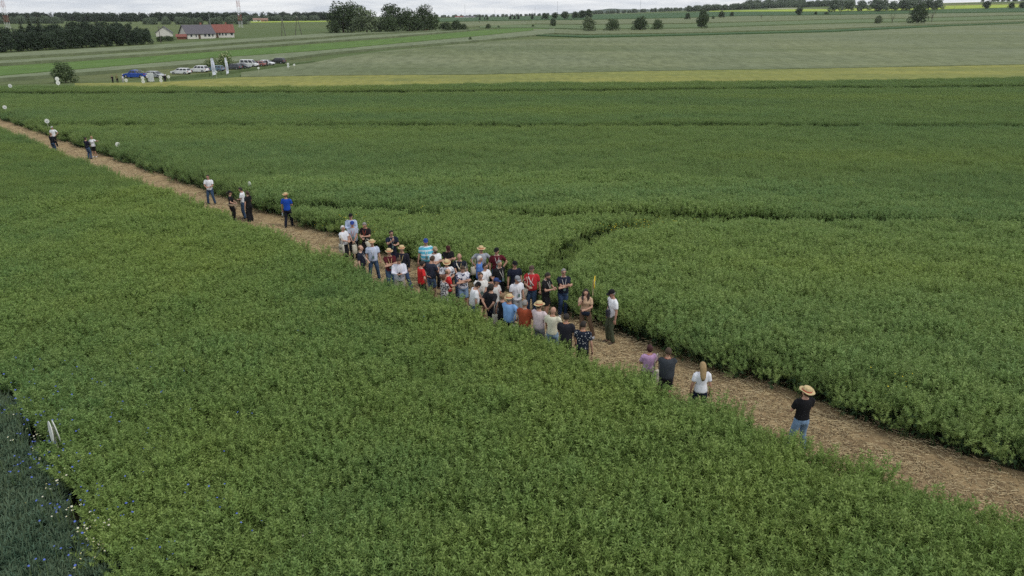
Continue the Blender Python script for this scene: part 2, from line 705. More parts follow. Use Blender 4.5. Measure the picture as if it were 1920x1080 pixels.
TRAMS = [(px_line([(560, 389), (600, 391), (782, 402), (950, 409), (1074, 413), (1300, 412), (1652, 419), (1960, 427)], .75), .75),
         (px_line([(60, 236), (300, 238), (600, 239.5), (960, 240), (1293, 238.5), (1600, 239.5), (2000, 241)], .75), 1.5),
         (px_line([(-60, 176), (300, 176), (600, 175), (964, 173), (1300, 169), (1920, 163.5), (2100, 162)], .75), 3.4),
         (px_line([(1030, 535), (1040, 508), (1064, 482), (1104, 456), (1152, 440), (1222, 431), (1320, 427), (1420, 423)], .7), .95)]
# far margin of the rape field and the wheat corner at lower left
FAR_EDGE = px_line([(-200, 161), (140, 160), (300, 161), (600, 161), (880, 155), (1240, 153), (1560, 150), (1920, 144), (2300, 138)], 1.15)
WHEAT_EDGE = [(p.x, p.y) for p in (at(a, b, .3) for a, b in [(-120, 600), (0, 705), (90, 835), (160, 960), (215, 1070), (290, 1290)])]
_a, _b = np.array(WHEAT_EDGE[1]), np.array(WHEAT_EDGE[2])
WHEAT_EDGE = [tuple(_a + (_a - _b) / (_a - _b)[1] * 150)] + WHEAT_EDGE[1:]


def left_of_wheat(x, y):
    """True on the wheat side of the line"""
    e = np.array(WHEAT_EDGE)
    xe = np.interp(y, e[::-1, 1], e[::-1, 0])
    return x < xe


def in_view(x, y, m=3.0):
    return (np.abs(x) < .76 * y + m + 3) & (y > 6)


def crop_points(cells):
    """jittered points: cells = [(r0, r1, spacing)]"""
    out = []
    for r0, r1, sp in cells:
        xs = np.arange(-r1, r1, sp)
        ys = np.arange(5, r1, sp)
        X, Y = np.meshgrid(xs, ys)
        X = X + rng.uniform(-.5, .5, X.shape) * sp
        Y = Y + rng.uniform(-.5, .5, Y.shape) * sp
        r = np.hypot(X, Y)
        k = (r >= r0) & (r < r1) & in_view(X, Y)
        out.append((X[k], Y[k]))
    return out


def bulge(v):
    """the crowd has trodden the right margin back a little"""
    return .75 * np.exp(-((v - 17.5) / 3.2) ** 2)


def plant_field(name, side, label):
    X, Y, K = [], [], []
    for lod, (x, y) in enumerate(crop_points([(0, 46, .215), (46, 95, .25), (95, 190, .38)])):
        u, v = (x + y) * SQ, (y - x) * SQ
        wob = .18 * np.sin(v * 1.1) + .3 * (vnoise(x, y, 2.2, 3) - .5) + .25 * (vnoise(x, y, .7, 5) - .5)
        if side == 'left':
            wob = wob * .55
            k = (u < U_L + .05 + wob) & ~left_of_wheat(x + .25 * np.sin(y * 3), y)
        else:
            fe = np.array(FAR_EDGE)
            ye = np.interp(x, fe[:, 0], fe[:, 1])
            k = (u > U_R + .16 + wob + bulge(v)) & (y < ye)
        X.append(x[k]); Y.append(y[k]); K.append(np.full(k.sum(), lod))
    x, y, lod = np.concatenate(X), np.concatenate(Y), np.concatenate(K)
    u, v = (x + y) * SQ, (y - x) * SQ
    sc = .93 + .17 * (vnoise(x, y, 3.1, 1) - .5) + .13 * (vnoise(x, y, 11, 2) - .5) + .14 * (vnoise(x, y, .9, 9) - .5) + rng.normal(0, .05, len(x))
    keep = np.ones(len(x), bool)
    sc = np.where(vnoise(x, y, .75, 7) > .84, sc * .82, sc)
    gap = np.zeros(len(x), bool)
    soft = np.zeros(len(x), bool)
    if side == 'right':
        for ti, (pl, w) in enumerate(TRAMS):
            d = poly_dist(x, y, pl)
            ww = w * (.88 + .24 * vnoise(x, y, 2.5, 4))
            gap |= d < ww
            if ti == 0:
                soft |= d < ww
    sc = np.where(gap, sc * np.where(soft, rng.uniform(.46, .76, len(x)), rng.uniform(.4, .66, len(x))), sc)
    keep &= ~(gap & (rng.random(len(x)) < .3))
    edge = (np.abs(u - U_L) < .75) if side == 'left' else (np.abs(u - U_R) < 1.0)
    sc = np.where(edge, sc * rng.uniform(.75, 1.04, len(x)), sc)
    sc = sc * 1.06
    rot = np.zeros((len(x), 3))
    tilt = np.abs(rng.normal(0, .13, len(x)))
    ta = rng.uniform(0, 6.283, len(x))
    if side == 'right':
        tilt = np.where(edge, np.abs(rng.normal(.32, .22, len(x))), tilt)
        # plants on the margin lean out over the path (towards -u)
        ta = np.where(edge, R(225) + rng.normal(0, .7, len(x)), ta)
    ax, ay = np.cos(ta) * tilt, np.sin(ta) * tilt
    rot[:, 0], rot[:, 1] = -ay, ax
    rot[:, 2] = rng.uniform(0, 6.283, len(x))
    wide = np.array([1.0, 1.1, 1.4])[lod]
    scl = np.stack([sc * wide, sc * wide, sc], 1)
    idx = np.where(lod == 0, rng.integers(0, 8, len(x)), np.where(lod == 1, 8 + rng.integers(0, 6, len(x)), 14 + rng.integers(0, 5, len(x))))
    z = terrain(x, y)
    pts, rot, scl, idx = np.stack([x, y, z], 1)[keep], rot[keep], scl[keep], idx[keep]
    # low straggling plants that spill over the trodden margin
    mv = np.arange(-12, 110, .11 if side == 'right' else .2)
    mu = (U_R + .28 - np.abs(rng.normal(0, .22, len(mv)))) if side == 'right' else (U_L + .0 + np.abs(rng.normal(0, .12, len(mv))))
    mu = mu + (.18 * np.sin(mv * 1.1) + bulge(mv) if side == 'right' else 0) - (.25 if side == 'left' else 0)
    mx, my = uv(mu, mv + rng.uniform(-.2, .2, len(mv)))
    k = in_view(mx, my)
    mx, my = mx[k], my[k]
    n = len(mx)
    ms = rng.uniform(.38, .78, n)
    mt = np.abs(rng.normal(.35, .25, n))
    ma = (R(225) if side == 'right' else R(45)) + rng.normal(0, .8, n)
    mr = np.stack([-np.sin(ma) * mt, np.cos(ma) * mt, rng.uniform(0, 6.283, n)], 1)
    pts = np.concatenate([pts, np.stack([mx, my, terrain(mx, my)], 1)])
    rot = np.concatenate([rot, mr])
    scl = np.concatenate([scl, np.stack([ms * 1.15, ms * 1.15, ms], 1)])
    idx = np.concatenate([idx, np.where(np.hypot(mx, my) < 46, rng.integers(0, 8, n), 8 + rng.integers(0, 6, n))])
    print(name, len(pts))
    scatter(name, pts, rot, scl, RAPE[side], label, 'crop', idx)


plant_field('rapeseed_plants', 'left', 'near plot of green podded rapeseed left of the dirt path')
plant_field('rapeseed_plants', 'right', 'broad field of green podded rapeseed beyond the dirt path')


# wheat in the lower left corner
def wheat_tuft(seed):
    r = random.Random(seed)
    mb = MB()
    for k in range(13):
        a, q = r.uniform(0, 6.28), r.uniform(0, .13)
        p = Vector((math.cos(a) * q, math.sin(a) * q, 0))
        lean = Vector((r.gauss(.06, .05), r.gauss(0, .05), 0))
        h = r.uniform(.68, .86)
        t = p + lean * 1.2 + Vector((0, 0, h))
        s = Vector((math.cos(a + 1.5), math.sin(a + 1.5), 0)) * .006
        mb.add([p - s, p + s, t + s * .6, t - s * .6], [(0, 1, 2, 3)], 0)
        e = t + lean * .35 + Vector((0, 0, .1))
        mb.tube([t, t.lerp(e, .4), e], [.006, .011, .003], 4, 1)
        for j in range(4):
            b = r.uniform(0, 6.28)
            z = h * r.uniform(.35, .9)
            q0 = p.lerp(t, z / h)
            d = Vector((math.cos(b), math.sin(b), 0))
            q1 = q0 + d * .07 + Vector((0, 0, .13))
            q2 = q1 + d * .1 + Vector((0, 0, .02 * r.uniform(-2, 2)))
            w = Vector((-d.y, d.x, 0)) * .009
            mb.add([q0 - w * .6, q0 + w * .6, q1 + w, q1 - w, q2], [(0, 1, 2, 3), (3, 2, 4)], 0)
    return mb.mesh('wheat_tuft', [M_WHEAT, M_EAR])


def wheat_corner():
    sp = .16
    X, Y = np.meshgrid(np.arange(-26, -4, sp), np.arange(7, 26, sp))
    X = X + rng.uniform(-.5, .5, X.shape) * sp
    Y = Y + rng.uniform(-.5, .5, Y.shape) * sp
    k = left_of_wheat(X + .35 + .3 * np.sin(Y * 2.3), Y) & in_view(X, Y, 2)
    x, y = X[k], Y[k]
    n = len(x)
    sc = .92 + .22 * (vnoise(x, y, 1.3, 12) - .5) + rng.normal(0, .05, n)
    rot = np.stack([rng.normal(0, .09, n), rng.normal(0, .09, n), rng.normal(.5, .6, n)], 1)
    print('wheat', n)
    scatter('wheat_plants', np.stack([x, y, terrain(x, y)], 1), rot, sc, [wheat_tuft(i) for i in range(6)],
            'bluish green wheat filling the lower left corner', 'crop')


wheat_corner()


# wild flowers
def flower_mesh(seed, petal, n, size, heart=None, stem=.0):
    r = random.Random(seed)
    mb = MB()
    for k in range(n):
        c = Vector((r.gauss(0, .1), r.gauss(0, .1), r.uniform(-.08, .08)))
        m = 7
        nx = Vector((r.gauss(0, .4), r.gauss(0, .4), 1)).normalized()
        a = nx.orthogonal().normalized()
        b = nx.cross(a)
        pts = [c]
        for j in range(m * 2):
            t = math.pi * j / m
            q = size * (1 if j % 2 == 0 else .62)
            pts.append(c + (a * math.cos(t) + b * math.sin(t)) * q + nx * .006)
        mb.add(pts, [(0, 1 + j, 1 + (j + 1) % (2 * m)) for j in range(2 * m)], 0)
        if heart:
            mb.ball(c + nx * .006, size * .36, 6, 4, 1)
        mb.tube([c - nx * .004, c + Vector((0, 0, -.3))], [.004, .004], 3, 2)
    return mb.mesh('wild_flower', [petal, heart or petal, M_RSTEM])


M_BLUE = plain('cornflower_petal', (.09, .14, .48), .6)
M_WHITEP = plain('chamomile_petal', (.75, .76, .74), .6)
M_YELP = plain('rape_petal', (.62, .52, .03), .6)


def flowers(name, spots, variants, label, n, spread, z=1.12):
    pts = []
    for (a, b, w, q) in spots:
        p = at(a, b, 1.05)
        for _ in range(int(n * q)):
            x, y = p.x + rng.normal(0, w), p.y + rng.normal(0, w)
            pts.append((x, y, float(terrain(x, y)) + z + rng.normal(0, .07)))
    k = len(pts)
    scatter(name, np.array(pts), np.stack([np.zeros(k), np.zeros(k), rng.uniform(0, 6.28, k)], 1), rng.uniform(.75, 1.25, k), variants, label, 'flowers')


blue = [flower_mesh(i, M_BLUE, 2, .022) for i in range(4)]
flowers('cornflowers', [(20, 705, .5, .6), (60, 755, .6, 1), (95, 780, .5, 1.3), (75, 850, .45, 1.5), (110, 870, .4, 1), (150, 930, .35, 1), (185, 1000, .4, 1),
                        (240, 780, .8, .6), (300, 700, 1.2, .35), (270, 830, .9, .4), (330, 960, .9, .45), (350, 1030, .8, .4), (140, 690, .8, .7), (440, 1010, .8, .25), (190, 740, .8, .5),
                        (700, 600, 1.4, .12), (880, 790, 1.5, .1), (585, 632, .5, .1)], blue, 'blue cornflowers dotted along the margin of wheat and rapeseed', 13, 1)
white = [flower_mesh(20 + i, M_WHITEP, 3, .02, M_YELP) for i in range(3)]
flowers('chamomile', [(10, 770, .3, .6), (30, 800, .3, .9), (40, 845, .3, .8), (95, 890, .25, .9), (120, 965, .25, .9), (150, 985, .25, 1.3), (175, 1030, .25, 1), (180, 760, .4, .2), (550, 1005, .15, .2)], white,
        'white chamomile flowers between the wheat and the rapeseed', 5, 1, .95)
yel = [flower_mesh(40 + i, M_YELP, 3, .022) for i in range(3)]
flowers('late_rape_blossom', [(1180, 424, .8, 1), (1215, 425, .8, 1.3), (1250, 424, .8, 1.3), (1285, 427, .7, .9), (1150, 430, .5, .5), (770, 408, 1, .5), (810, 412, 1, .4), (1075, 424, .6, .4), (655, 415, .8, .4),
                              (1510, 455, 1.2, .2), (690, 425, .8, .5), (1690, 715, .3, .3)], yel, 'late yellow rape blossom along the tramline', 20, 1, 1.1)


# loose straw on the path
def straw_bits(seed):
    r = random.Random(seed)
    mb = MB()
    for k in range(44):
        x, y = r.uniform(-.3, .3), r.uniform(-.3, .3)
        a = r.uniform(0, 3.14)
        L = r.uniform(.02, .09)
        d = Vector((math.cos(a), math.sin(a), r.uniform(-.1, .1))) * L
        s = Vector((-math.sin(a), math.cos(a), 0)) * r.uniform(.004, .008)
        z = r.uniform(.016, .045)
        p = Vector((x, y, z))
        mb.add([p - d - s, p + d - s, p + d + s, p - d + s, p - d + Vector((0, 0, .01)), p + d + Vector((0, 0, .01))], [(0, 1, 5, 4), (4, 5, 2, 3)], k % 3)
    return mb.mesh('straw', [plain('straw_pale', (.52, .43, .26), .8), plain('straw_mid', (.44, .345, .195), .85), plain('straw_dark', (.23, .165, .095), .9)])


def straw():
    pts = []
    for r0, sp in ((0, .3), (1, .45)):
        for v in np.arange(-9 if r0 == 0 else 34, 34 if r0 == 0 else 95, sp):
            for u in np.arange(U_L - .1, U_R + .3, sp):
                x, y = uv(u + rng.uniform(-.2, .2), v + rng.uniform(-.2, .2))
                if rng.random() < .35 + .9 * vnoise(x, y, 1.1, 21) - .25 * (u > U_R - .9):
                    pts.append((x, y, float(terrain(x, y))))
    k = len(pts)
    scatter('straw_litter', np.array(pts), np.stack([np.zeros(k), np.zeros(k), rng.uniform(0, 6.28, k)], 1), rng.uniform(.8, 1.3, k), [straw_bits(i) for i in range(6)],
            'chopped straw and dry stalks lying on the dirt path', 'straw')


straw()


# ------------------------------------------------------------------ fields beyond the trial plots
def strip(name, label, low, top, h, mat, nx=90, ny=5, lh=0.0, far=2600.0):
    """a standing crop between two surveyed edges: a raised slab of plants with its own side walls"""
    xs = np.linspace(max(low[0][0], top[0][0]), min(low[-1][0], top[-1][0]), nx)
    la, ta = np.array(low, float), np.array(top, float)
    A = [at(x, float(np.interp(x, la[:, 0], la[:, 1])), lh, far) for x in xs]
    B = [at(x, float(np.interp(x, ta[:, 0], ta[:, 1])), h, far) for x in xs]
    grid = []
    for a, b in zip(A, B):
        rowp = []
        for j in range(ny + 1):
            p = a.lerp(b, j / ny)
            z = float(terrain(p.x, p.y)) + h * (1 + .12 * (float(vnoise(p.x, p.y, 3.0, 8)) - .5))
            rowp.append((p.x, p.y, z))
        grid.append(rowp)
    mb = MB()
    n = ny + 1
    v = [p for r in grid for p in r]
    f = [(i * n + j, (i + 1) * n + j, (i + 1) * n + j + 1, i * n + j + 1) for i in range(nx - 1) for j in range(ny)]
    o = len(v)
    lo = [[(r[0][0], r[0][1], float(terrain(r[0][0], r[0][1])) - .3) for r in grid], [(r[-1][0], r[-1][1], float(terrain(r[-1][0], r[-1][1])) - .3) for r in grid]]
    v += lo[0] + lo[1]
    for i in range(nx - 1):
        f.append((o + i, o + i + 1, (i + 1) * n, i * n))
        f.append((o + nx + i + 1, o + nx + i, i * n + ny, (i + 1) * n + ny))
    f.append((o, 0, ny, o + nx))
    e = nx - 1
    f.append((o + nx + e, e * n + ny, e * n, o + e))
    # close the end walls along the grid columns
    mb.v, mb.f, mb.mi = v, f[:-2], [0] * (len(f) - 2)
    for i, flip in ((0, False), (e, True)):
        cnt = len(mb.v)
        base = [(grid[i][j][0], grid[i][j][1], float(terrain(grid[i][j][0], grid[i][j][1])) - .3) for j in range(n)]
        mb.v += base
        for j in range(ny):
            q = (i * n + j, i * n + j + 1, cnt + j + 1, cnt + j)
            mb.f.append(q if flip else q[::-1])
            mb.mi.append(0)
    return tag(mb.build(name, mat), label, 'field', kind='structure')


G_WHEAT = field_mat('grey_green_wheat', (.12, .15, .062), (.215, .235, .125), (.165, .195, .125), R(2), fine=.8)
G_WHEAT2 = field_mat('grey_wheat', (.15, .185, .10), (.20, .23, .13), (.17, .205, .125), R(-8), fine=.6)
G_BARLEY = field_mat('ripening_barley', (.195, .22, .058), (.32, .295, .075), (.145, .19, .055), R(-2), 2.2, fine=1.2, lodged=(.12, .15, .045))
G_GRASS = field_mat('mown_grass', (.09, .165, .035), (.125, .20, .045), (.075, .15, .035), R(-10), .6, fine=.7)
G_DARK = field_mat('dark_green_crop', (.05, .105, .04), (.075, .135, .05), (.045, .095, .04), 0, fine=.5)
G_BRIGHT = field_mat('crop_painted_sunlit', (.30, .40, .055), (.38, .46, .075), None, 0, fine=.2)  # sunlight on the far fields put into a brighter crop colour
G_PALE = field_mat('pale_rye', (.30, .33, .20), (.36, .38, .24), None, 0, fine=.2)
G_GOLD = field_mat('golden_field', (.46, .40, .16), (.54, .46, .19), None, 0, fine=.2)
G_PLOT = field_mat('trial_plot_green', (.12, .17, .075), (.155, .20, .09), (.10, .155, .065), R(-8), fine=.8)
G_VERGE = field_mat('rough_verge', (.10, .135, .05), (.16, .17, .065), (.07, .105, .04), R(-12), fine=1.2)

strip('barley_field', 'golden green strip of ripening barley behind the rapeseed',
      [(140, 160), (300, 162), (600, 162), (880, 157), (1240, 155), (1560, 152), (1920, 146), (2150, 142)],
      [(140, 156), (300, 154), (440, 145), (600, 142), (880, 140), (1240, 133), (1600, 127.5), (1920, 121), (2150, 117)], .7, G_BARLEY, 160, 8, lh=.9)
strip('wheat_field', 'broad grey green wheat field behind the golden barley strip',
      [(452, 143.5), (600, 141), (880, 139), (1240, 132), (1600, 126.5), (1920, 120), (2150, 116)],
      [(452, 136), (530, 125), (590, 116.5), (640, 107), (720, 95.5), (780, 90), (900, 79), (960, 74.5), (1100, 71.5), (1280, 67.5), (1400, 64.5), (1560, 60.5), (1700, 53.5), (1780, 49.5), (1900, 45), (2150, 35)], .6, G_WHEAT, 170, 14, lh=.62)
strip('trial_plots', 'narrow green trial plot in front of the parked cars',
      [(300, 152), (390, 143.5), (480, 132.5), (590, 118)], [(300, 145), (390, 137), (480, 127), (560, 117.5), (590, 114)], .7, G_PLOT, 50, 4)
strip('grass_verge', 'rough grass verge where the cars are parked',
      [(-150, 160), (0, 159.5), (200, 154), (300, 147), (390, 139), (480, 129), (585, 116)],
      [(-150, 163 - 4), (0, 154), (150, 142.5), (320, 129), (390, 123), (530, 115), (585, 107.5)], .06, G_VERGE, 70, 3)
strip('wheat_strip', 'grey wheat strip with a dark shaded front edge behind the cars',
      [(-150, 165), (0, 154), (150, 142.5), (320, 129), (390, 123), (530, 115), (600, 105), (720, 93), (900, 78.5), (960, 72.5), (1040, 64)],
      [(-150, 154), (0, 142.5), (150, 130), (320, 115.5), (440, 106), (600, 95), (720, 84), (900, 67.5), (1040, 53)], .8, G_WHEAT2, 110, 5)
strip('grass_strip', 'bright green grass strip between two grey wheat strips',
      [(-150, 153.5), (0, 142), (150, 129.5), (320, 115), (440, 105.5), (600, 94.5), (720, 83.5), (900, 67), (1040, 52.5)],
      [(-150, 134), (0, 124.5), (150, 115), (320, 103), (440, 94), (600, 81.5), (720, 73), (900, 57), (1040, 47.5)], .12, G_GRASS, 110, 4)
strip('wheat_strip', 'grey wheat strip along the foot of the grass strip and below the wood',
      [(-150, 133), (0, 124), (150, 114.5), (320, 102.5), (440, 93.5), (600, 81), (720, 72.5), (830, 63), (900, 56.5)],
      [(-150, 121), (0, 113.5), (150, 104.5), (320, 94), (440, 84.5), (600, 73.5), (690, 66), (830, 58.5), (900, 54)], .8, G_WHEAT2, 100, 4)
strip('wheat_strip', 'grey wheat strip just below the dark wood and the houses',
      [(-150, 120), (0, 112), (150, 103.3), (320, 92.8), (440, 83.3), (600, 72.5), (690, 65.2), (830, 58)],
      [(-150, 108), (0, 100), (275, 84.5), (320, 82), (430, 74.5), (530, 68), (600, 63), (720, 60), (830, 56.5)], .8, G_WHEAT2, 100, 4)
strip('dark_crop_strip', 'thin dark green strip edging the broad wheat field',
      [(1000, 67.5), (1100, 71), (1280, 67), (1400, 64), (1560, 60), (1700, 53), (1780, 49), (1920, 43.5), (2150, 34)],
      [(1000, 64), (1100, 66), (1280, 63), (1400, 60), (1560, 55.5), (1700, 49), (1780, 46.5), (1920, 41.5), (2150, 32)], .5, G_DARK, 90, 3)
strip('wheat_field', 'pale wheat field around the row of round bushes',
      [(1000, 63), (1100, 65.4), (1280, 62.4), (1400, 59.4), (1560, 55), (1700, 48.5), (1920, 41), (2150, 31.5)],
      [(1000, 54), (1100, 56), (1280, 54), (1400, 50), (1560, 45), (1700, 42), (1920, 37), (2150, 29)], .5, G_WHEAT, 90, 4)
strip('green_crop_strip', 'mid green crop strip behind the row of round bushes',
      [(900, 53), (1000, 53), (1100, 55.4), (1280, 53), (1400, 49), (1560, 44), (1700, 41), (1920, 36), (2150, 28)],
      [(900, 47), (1000, 46), (1100, 46.5), (1280, 45), (1400, 42), (1560, 37), (1700, 35), (1920, 29), (2150, 22)], .5, G_PLOT, 90, 3)
strip('wheat_field', 'far pale wheat field below the dark green rise',
      [(860, 52.5), (1000, 45.3), (1100, 46), (1280, 44.5), (1400, 41.5), (1560, 36.5), (1700, 34.5), (1920, 28.5), (2150, 21.5)],
      [(860, 41), (1000, 38.5), (1100, 37.5), (1280, 34), (1400, 30), (1560, 28.5), (1700, 26), (1920, 23), (2150, 17)], .6, G_WHEAT, 90, 3)
strip('green_rise', 'dark green field rising to the skyline in the middle distance',
      [(820, 41), (1000, 38), (1100, 37), (1280, 33.5), (1400, 29.5), (1560, 28), (1700, 25.5), (1920, 22.5), (2150, 16.5)],
      [(820, 34), (1000, 30.5), (1120, 27), (1240, 24.5), (1350, 22), (1560, 22), (1700, 19.5), (1920, 14), (2150, 8)], .6, G_DARK, 90, 3)
strip('painted_sunlit_field', 'yellow green field with sunshine painted in on the right hand hillside',
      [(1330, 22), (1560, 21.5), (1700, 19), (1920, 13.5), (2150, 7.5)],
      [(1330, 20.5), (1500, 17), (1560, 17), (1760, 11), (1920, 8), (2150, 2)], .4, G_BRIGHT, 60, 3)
strip('rye_field', 'pale rye field high on the hillside',
      [(1440, 18), (1560, 16.5), (1640, 14.5)], [(1440, 16.5), (1560, 9), (1640, 7)], .5, G_PALE, 30, 3)
strip('golden_field', 'golden field along the top of the right hand hill',
      [(1700, 12.5), (1760, 10.5), (1920, 7.5), (2150, 1.5)], [(1700, 9), (1760, 4), (1920, -3), (2150, -12)], .5, G_GOLD, 40, 3)
strip('bright_meadow', 'yellow meadow strip with sunshine painted in, in front of the far wood',
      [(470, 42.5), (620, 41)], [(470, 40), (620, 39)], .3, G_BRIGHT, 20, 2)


# ------------------------------------------------------------------ trees and bushes
def leaf_mat(name, a, b):
    t = NT(name)
    oi = t.node('ShaderNodeObjectInfo')
    v = t.noise(t.coords('World'), .9, 3)
    c = t.ramp(v, [(.35, a), (.65, b)])
    c = t.mix(t.ramp(oi.outputs['Random'], [(0, (0, 0, 0)), (1, (.35, .35, .35))]), c, tuple(x * 1.5 for x in b))
    return t.done(c, .65, .2)


L_OAK = leaf_mat('oak_leaf', (.030, .050, .022), (.050, .075, .030))
L_WILLOW = leaf_mat('willow_leaf', (.085, .115, .062), (.12, .15, .08))
L_BUSH = leaf_mat('bush_leaf', (.045, .075, .030), (.07, .10, .04))
L_GREY = leaf_mat('grey_green_leaf', (.085, .115, .06), (.115, .145, .075))
L_PINE = leaf_mat('pine_needle', (.024, .042, .026), (.040, .060, .032))
L_FAR = leaf_mat('far_wood_leaf', (.085, .12, .08), (.125, .16, .10))
L_ELDER = leaf_mat('elder_leaf', (.07, .11, .035), (.10, .145, .045))
L_BLOOM = plain('elder_blossom', (.50, .52, .28), .7)
L_TWIG = plain('twig', (.10, .085, .065), .9)


def crown_points(r, lobes, n, inner=.55):
    out = []
    vol = [l[3] * l[4] * l[5] for l in lobes]
    tot = sum(vol)
    for l, w in zip(lobes, vol):
        for _ in range(int(n * w / tot)):
            d = Vector((r.gauss(0, 1), r.gauss(0, 1), r.gauss(0, 1))).normalized()
            q = inner + (1.04 - inner) * r.random() ** .6
            out.append((Vector((l[0] + d.x * l[3] * q, l[1] + d.y * l[4] * q, l[2] + d.z * l[5] * q)), d))
    return out


def add_leaves(mb, r, pts, size, mi=0):
    for p, d in pts:
        n = (d + Vector((r.gauss(0, .7), r.gauss(0, .7), r.gauss(0, .7) + .3))).normalized()
        a = n.orthogonal().normalized()
        b = n.cross(a)
        an = r.uniform(0, 6.28)
        a, b = a * math.cos(an) + b * math.sin(an), b * math.cos(an) - a * math.sin(an)
        s = size * r.uniform(.6, 1.35)
        mb.add([p - a * s, p - b * s * .55, p + a * s, p + b * s * .55], [(0, 1, 2, 3)], mi)


def tree_meshes(seed, kind):
    """unit-height tree: (trunk mesh, crown mesh)"""
    r = random.Random(seed)
    tk, cr = MB(), MB()
    if kind in ('oak', 'round', 'bush', 'elder', 'willow'):
        z0 = {'oak': .12, 'round': .16, 'bush': .08, 'elder': .1, 'willow': .12}[kind]
        wid = {'oak': .56, 'round': .5, 'bush': .66, 'elder': .8, 'willow': .6}[kind]
        lobes = []
        nl = {'oak': 15, 'round': 10, 'bush': 11, 'elder': 11, 'willow': 10}[kind]
        for k in range(nl):
            a = k * 2.4 + r.uniform(-.3, .3)
            t = (k + .5) / nl
            z = z0 + (.86 - z0) * t
            prof = math.sin(math.pi * min(1, .30 + .62 * t)) ** .7
            if kind in ('bush', 'elder'):
                prof = math.sin(math.pi * min(1, .44 + .5 * t)) ** .6
            q = wid * .62 * prof * r.uniform(.7, 1.1)
            rr = wid * r.uniform(.30, .48)
            lobes.append((math.cos(a) * q, math.sin(a) * q, z, rr, rr, rr * r.uniform(.7, .95)))
        lobes.append((0, 0, .5 * (z0 + .9), wid * .6, wid * .6, (.88 - z0) * .5))
        n = 2200 if kind != 'oak' else 2800
        add_leaves(cr, r, crown_points(r, lobes, n), .034 if kind == 'oak' else .04)
        if kind == 'elder':
            top = [q for q in crown_points(r, lobes, 700, .98) if q[1].z > .25]
            add_leaves(cr, r, top, .035, 1)
        h = z0 + .25
        tk.tube([(0, 0, -.03), (0, 0, .04), (r.uniform(-.02, .02), 0, h * .6), (r.uniform(-.03, .03), 0, h)], [.045, .03, .024, .012], 7)
        for k in range(6):
            l = lobes[r.randrange(len(lobes))]
            tk.tube([(0, 0, h * r.uniform(.45, .9)), (l[0] * .5, l[1] * .5, l[2] * .8), (l[0] * .9, l[1] * .9, l[2])], [.014, .009, .004], 5)
    elif kind == 'pine':
        lobes = []
        for k in range(9):
            t = k / 8
            a = k * 2.4
            q = (.12 if t > .5 else .17) * r.uniform(.5, 1.1)
            lobes.append((math.cos(a) * q, math.sin(a) * q, .12 + .78 * t, .17 * (1.15 - .65 * t), .17 * (1.15 - .65 * t), .10))
        add_leaves(cr, r, crown_points(r, lobes, 900), .036)
        tk.tube([(0, 0, -.02), (0, 0, .5), (0, 0, .95)], [.022, .016, .004], 6)
    elif kind == 'spruce':
        for k in range(13):
            z = .1 + .86 * k / 13
            q = .24 * (1 - k / 13.5)
            for j in range(16):
                a = r.uniform(0, 6.28)
                p = Vector((math.cos(a) * q * .55, math.sin(a) * q * .55, z + r.uniform(-.02, .03)))
                d = Vector((math.cos(a), math.sin(a), -.35)) * q * .6
                s = Vector((-math.sin(a), math.cos(a), .2)) * q * .28
                cr.add([p - d * .8, p - s, p + d, p + s], [(0, 1, 2, 3)])
        tk.tube([(0, 0, -.02), (0, 0, .5), (0, 0, .99)], [.02, .014, .003], 6)
    elif kind == 'bare':
        tk.tube([(0, 0, -.03), (0.02, 0, .25), (-.01, 0, .5)], [.03, .024, .016], 6)
        tips = []
        for k in range(9):
            a = k * 2.4
            e = Vector((math.cos(a) * r.uniform(.15, .32), math.sin(a) * r.uniform(.15, .32), r.uniform(.6, 1)))
            tk.tube([(0, 0, r.uniform(.2, .5)), e * .6 + Vector((0, 0, .1)), e], [.013, .008, .003], 4)
            tips.append((e[0], e[1], e[2], .09, .09, .07))
        add_leaves(cr, r, crown_points(r, tips, 260, .1), .022)
    return tk, cr


TREE_MESH = {}
KIND_LEAF = {'oak': L_OAK, 'round': L_OAK, 'bush': L_BUSH, 'elder': [L_ELDER, L_BLOOM], 'willow': L_WILLOW, 'pine': L_PINE, 'spruce': L_PINE, 'bare': L_GREY}


def tree(name, label, kind, loc, h, w=1.0, var=0, leaf=None, group=None, cat=None, rz=None):
    key = (kind, var, id(leaf))
    if key not in TREE_MESH:
        tk, cr = tree_meshes(hash((kind, var)) % 1000 if False else 31 * var + len(kind) * 7, kind)
        TREE_MESH[key] = (tk.mesh('trunk', M_BARK), cr.mesh('crown', leaf or KIND_LEAF[kind]))
    a, b = TREE_MESH[key]
    o = thing(name, label, cat or ('bush' if kind in ('bush', 'elder') else 'tree'), loc, random.uniform(0, 6.28) if rz is None else rz, group)
    o.scale = (h * w, h * w, h)
    link('trunk', a, o)
    link('crown', b, o)
    return o


def tree_px(name, label, kind, px, ybase, ytop, w=1.0, var=0, depth=None, **kw):
    p = at_depth(px, depth) if depth else at(px, ybase)
    hh = (ybase - ytop) * mpp(p) * 1.04
    return tree(name, label, kind, p, hh, w, var, **kw)


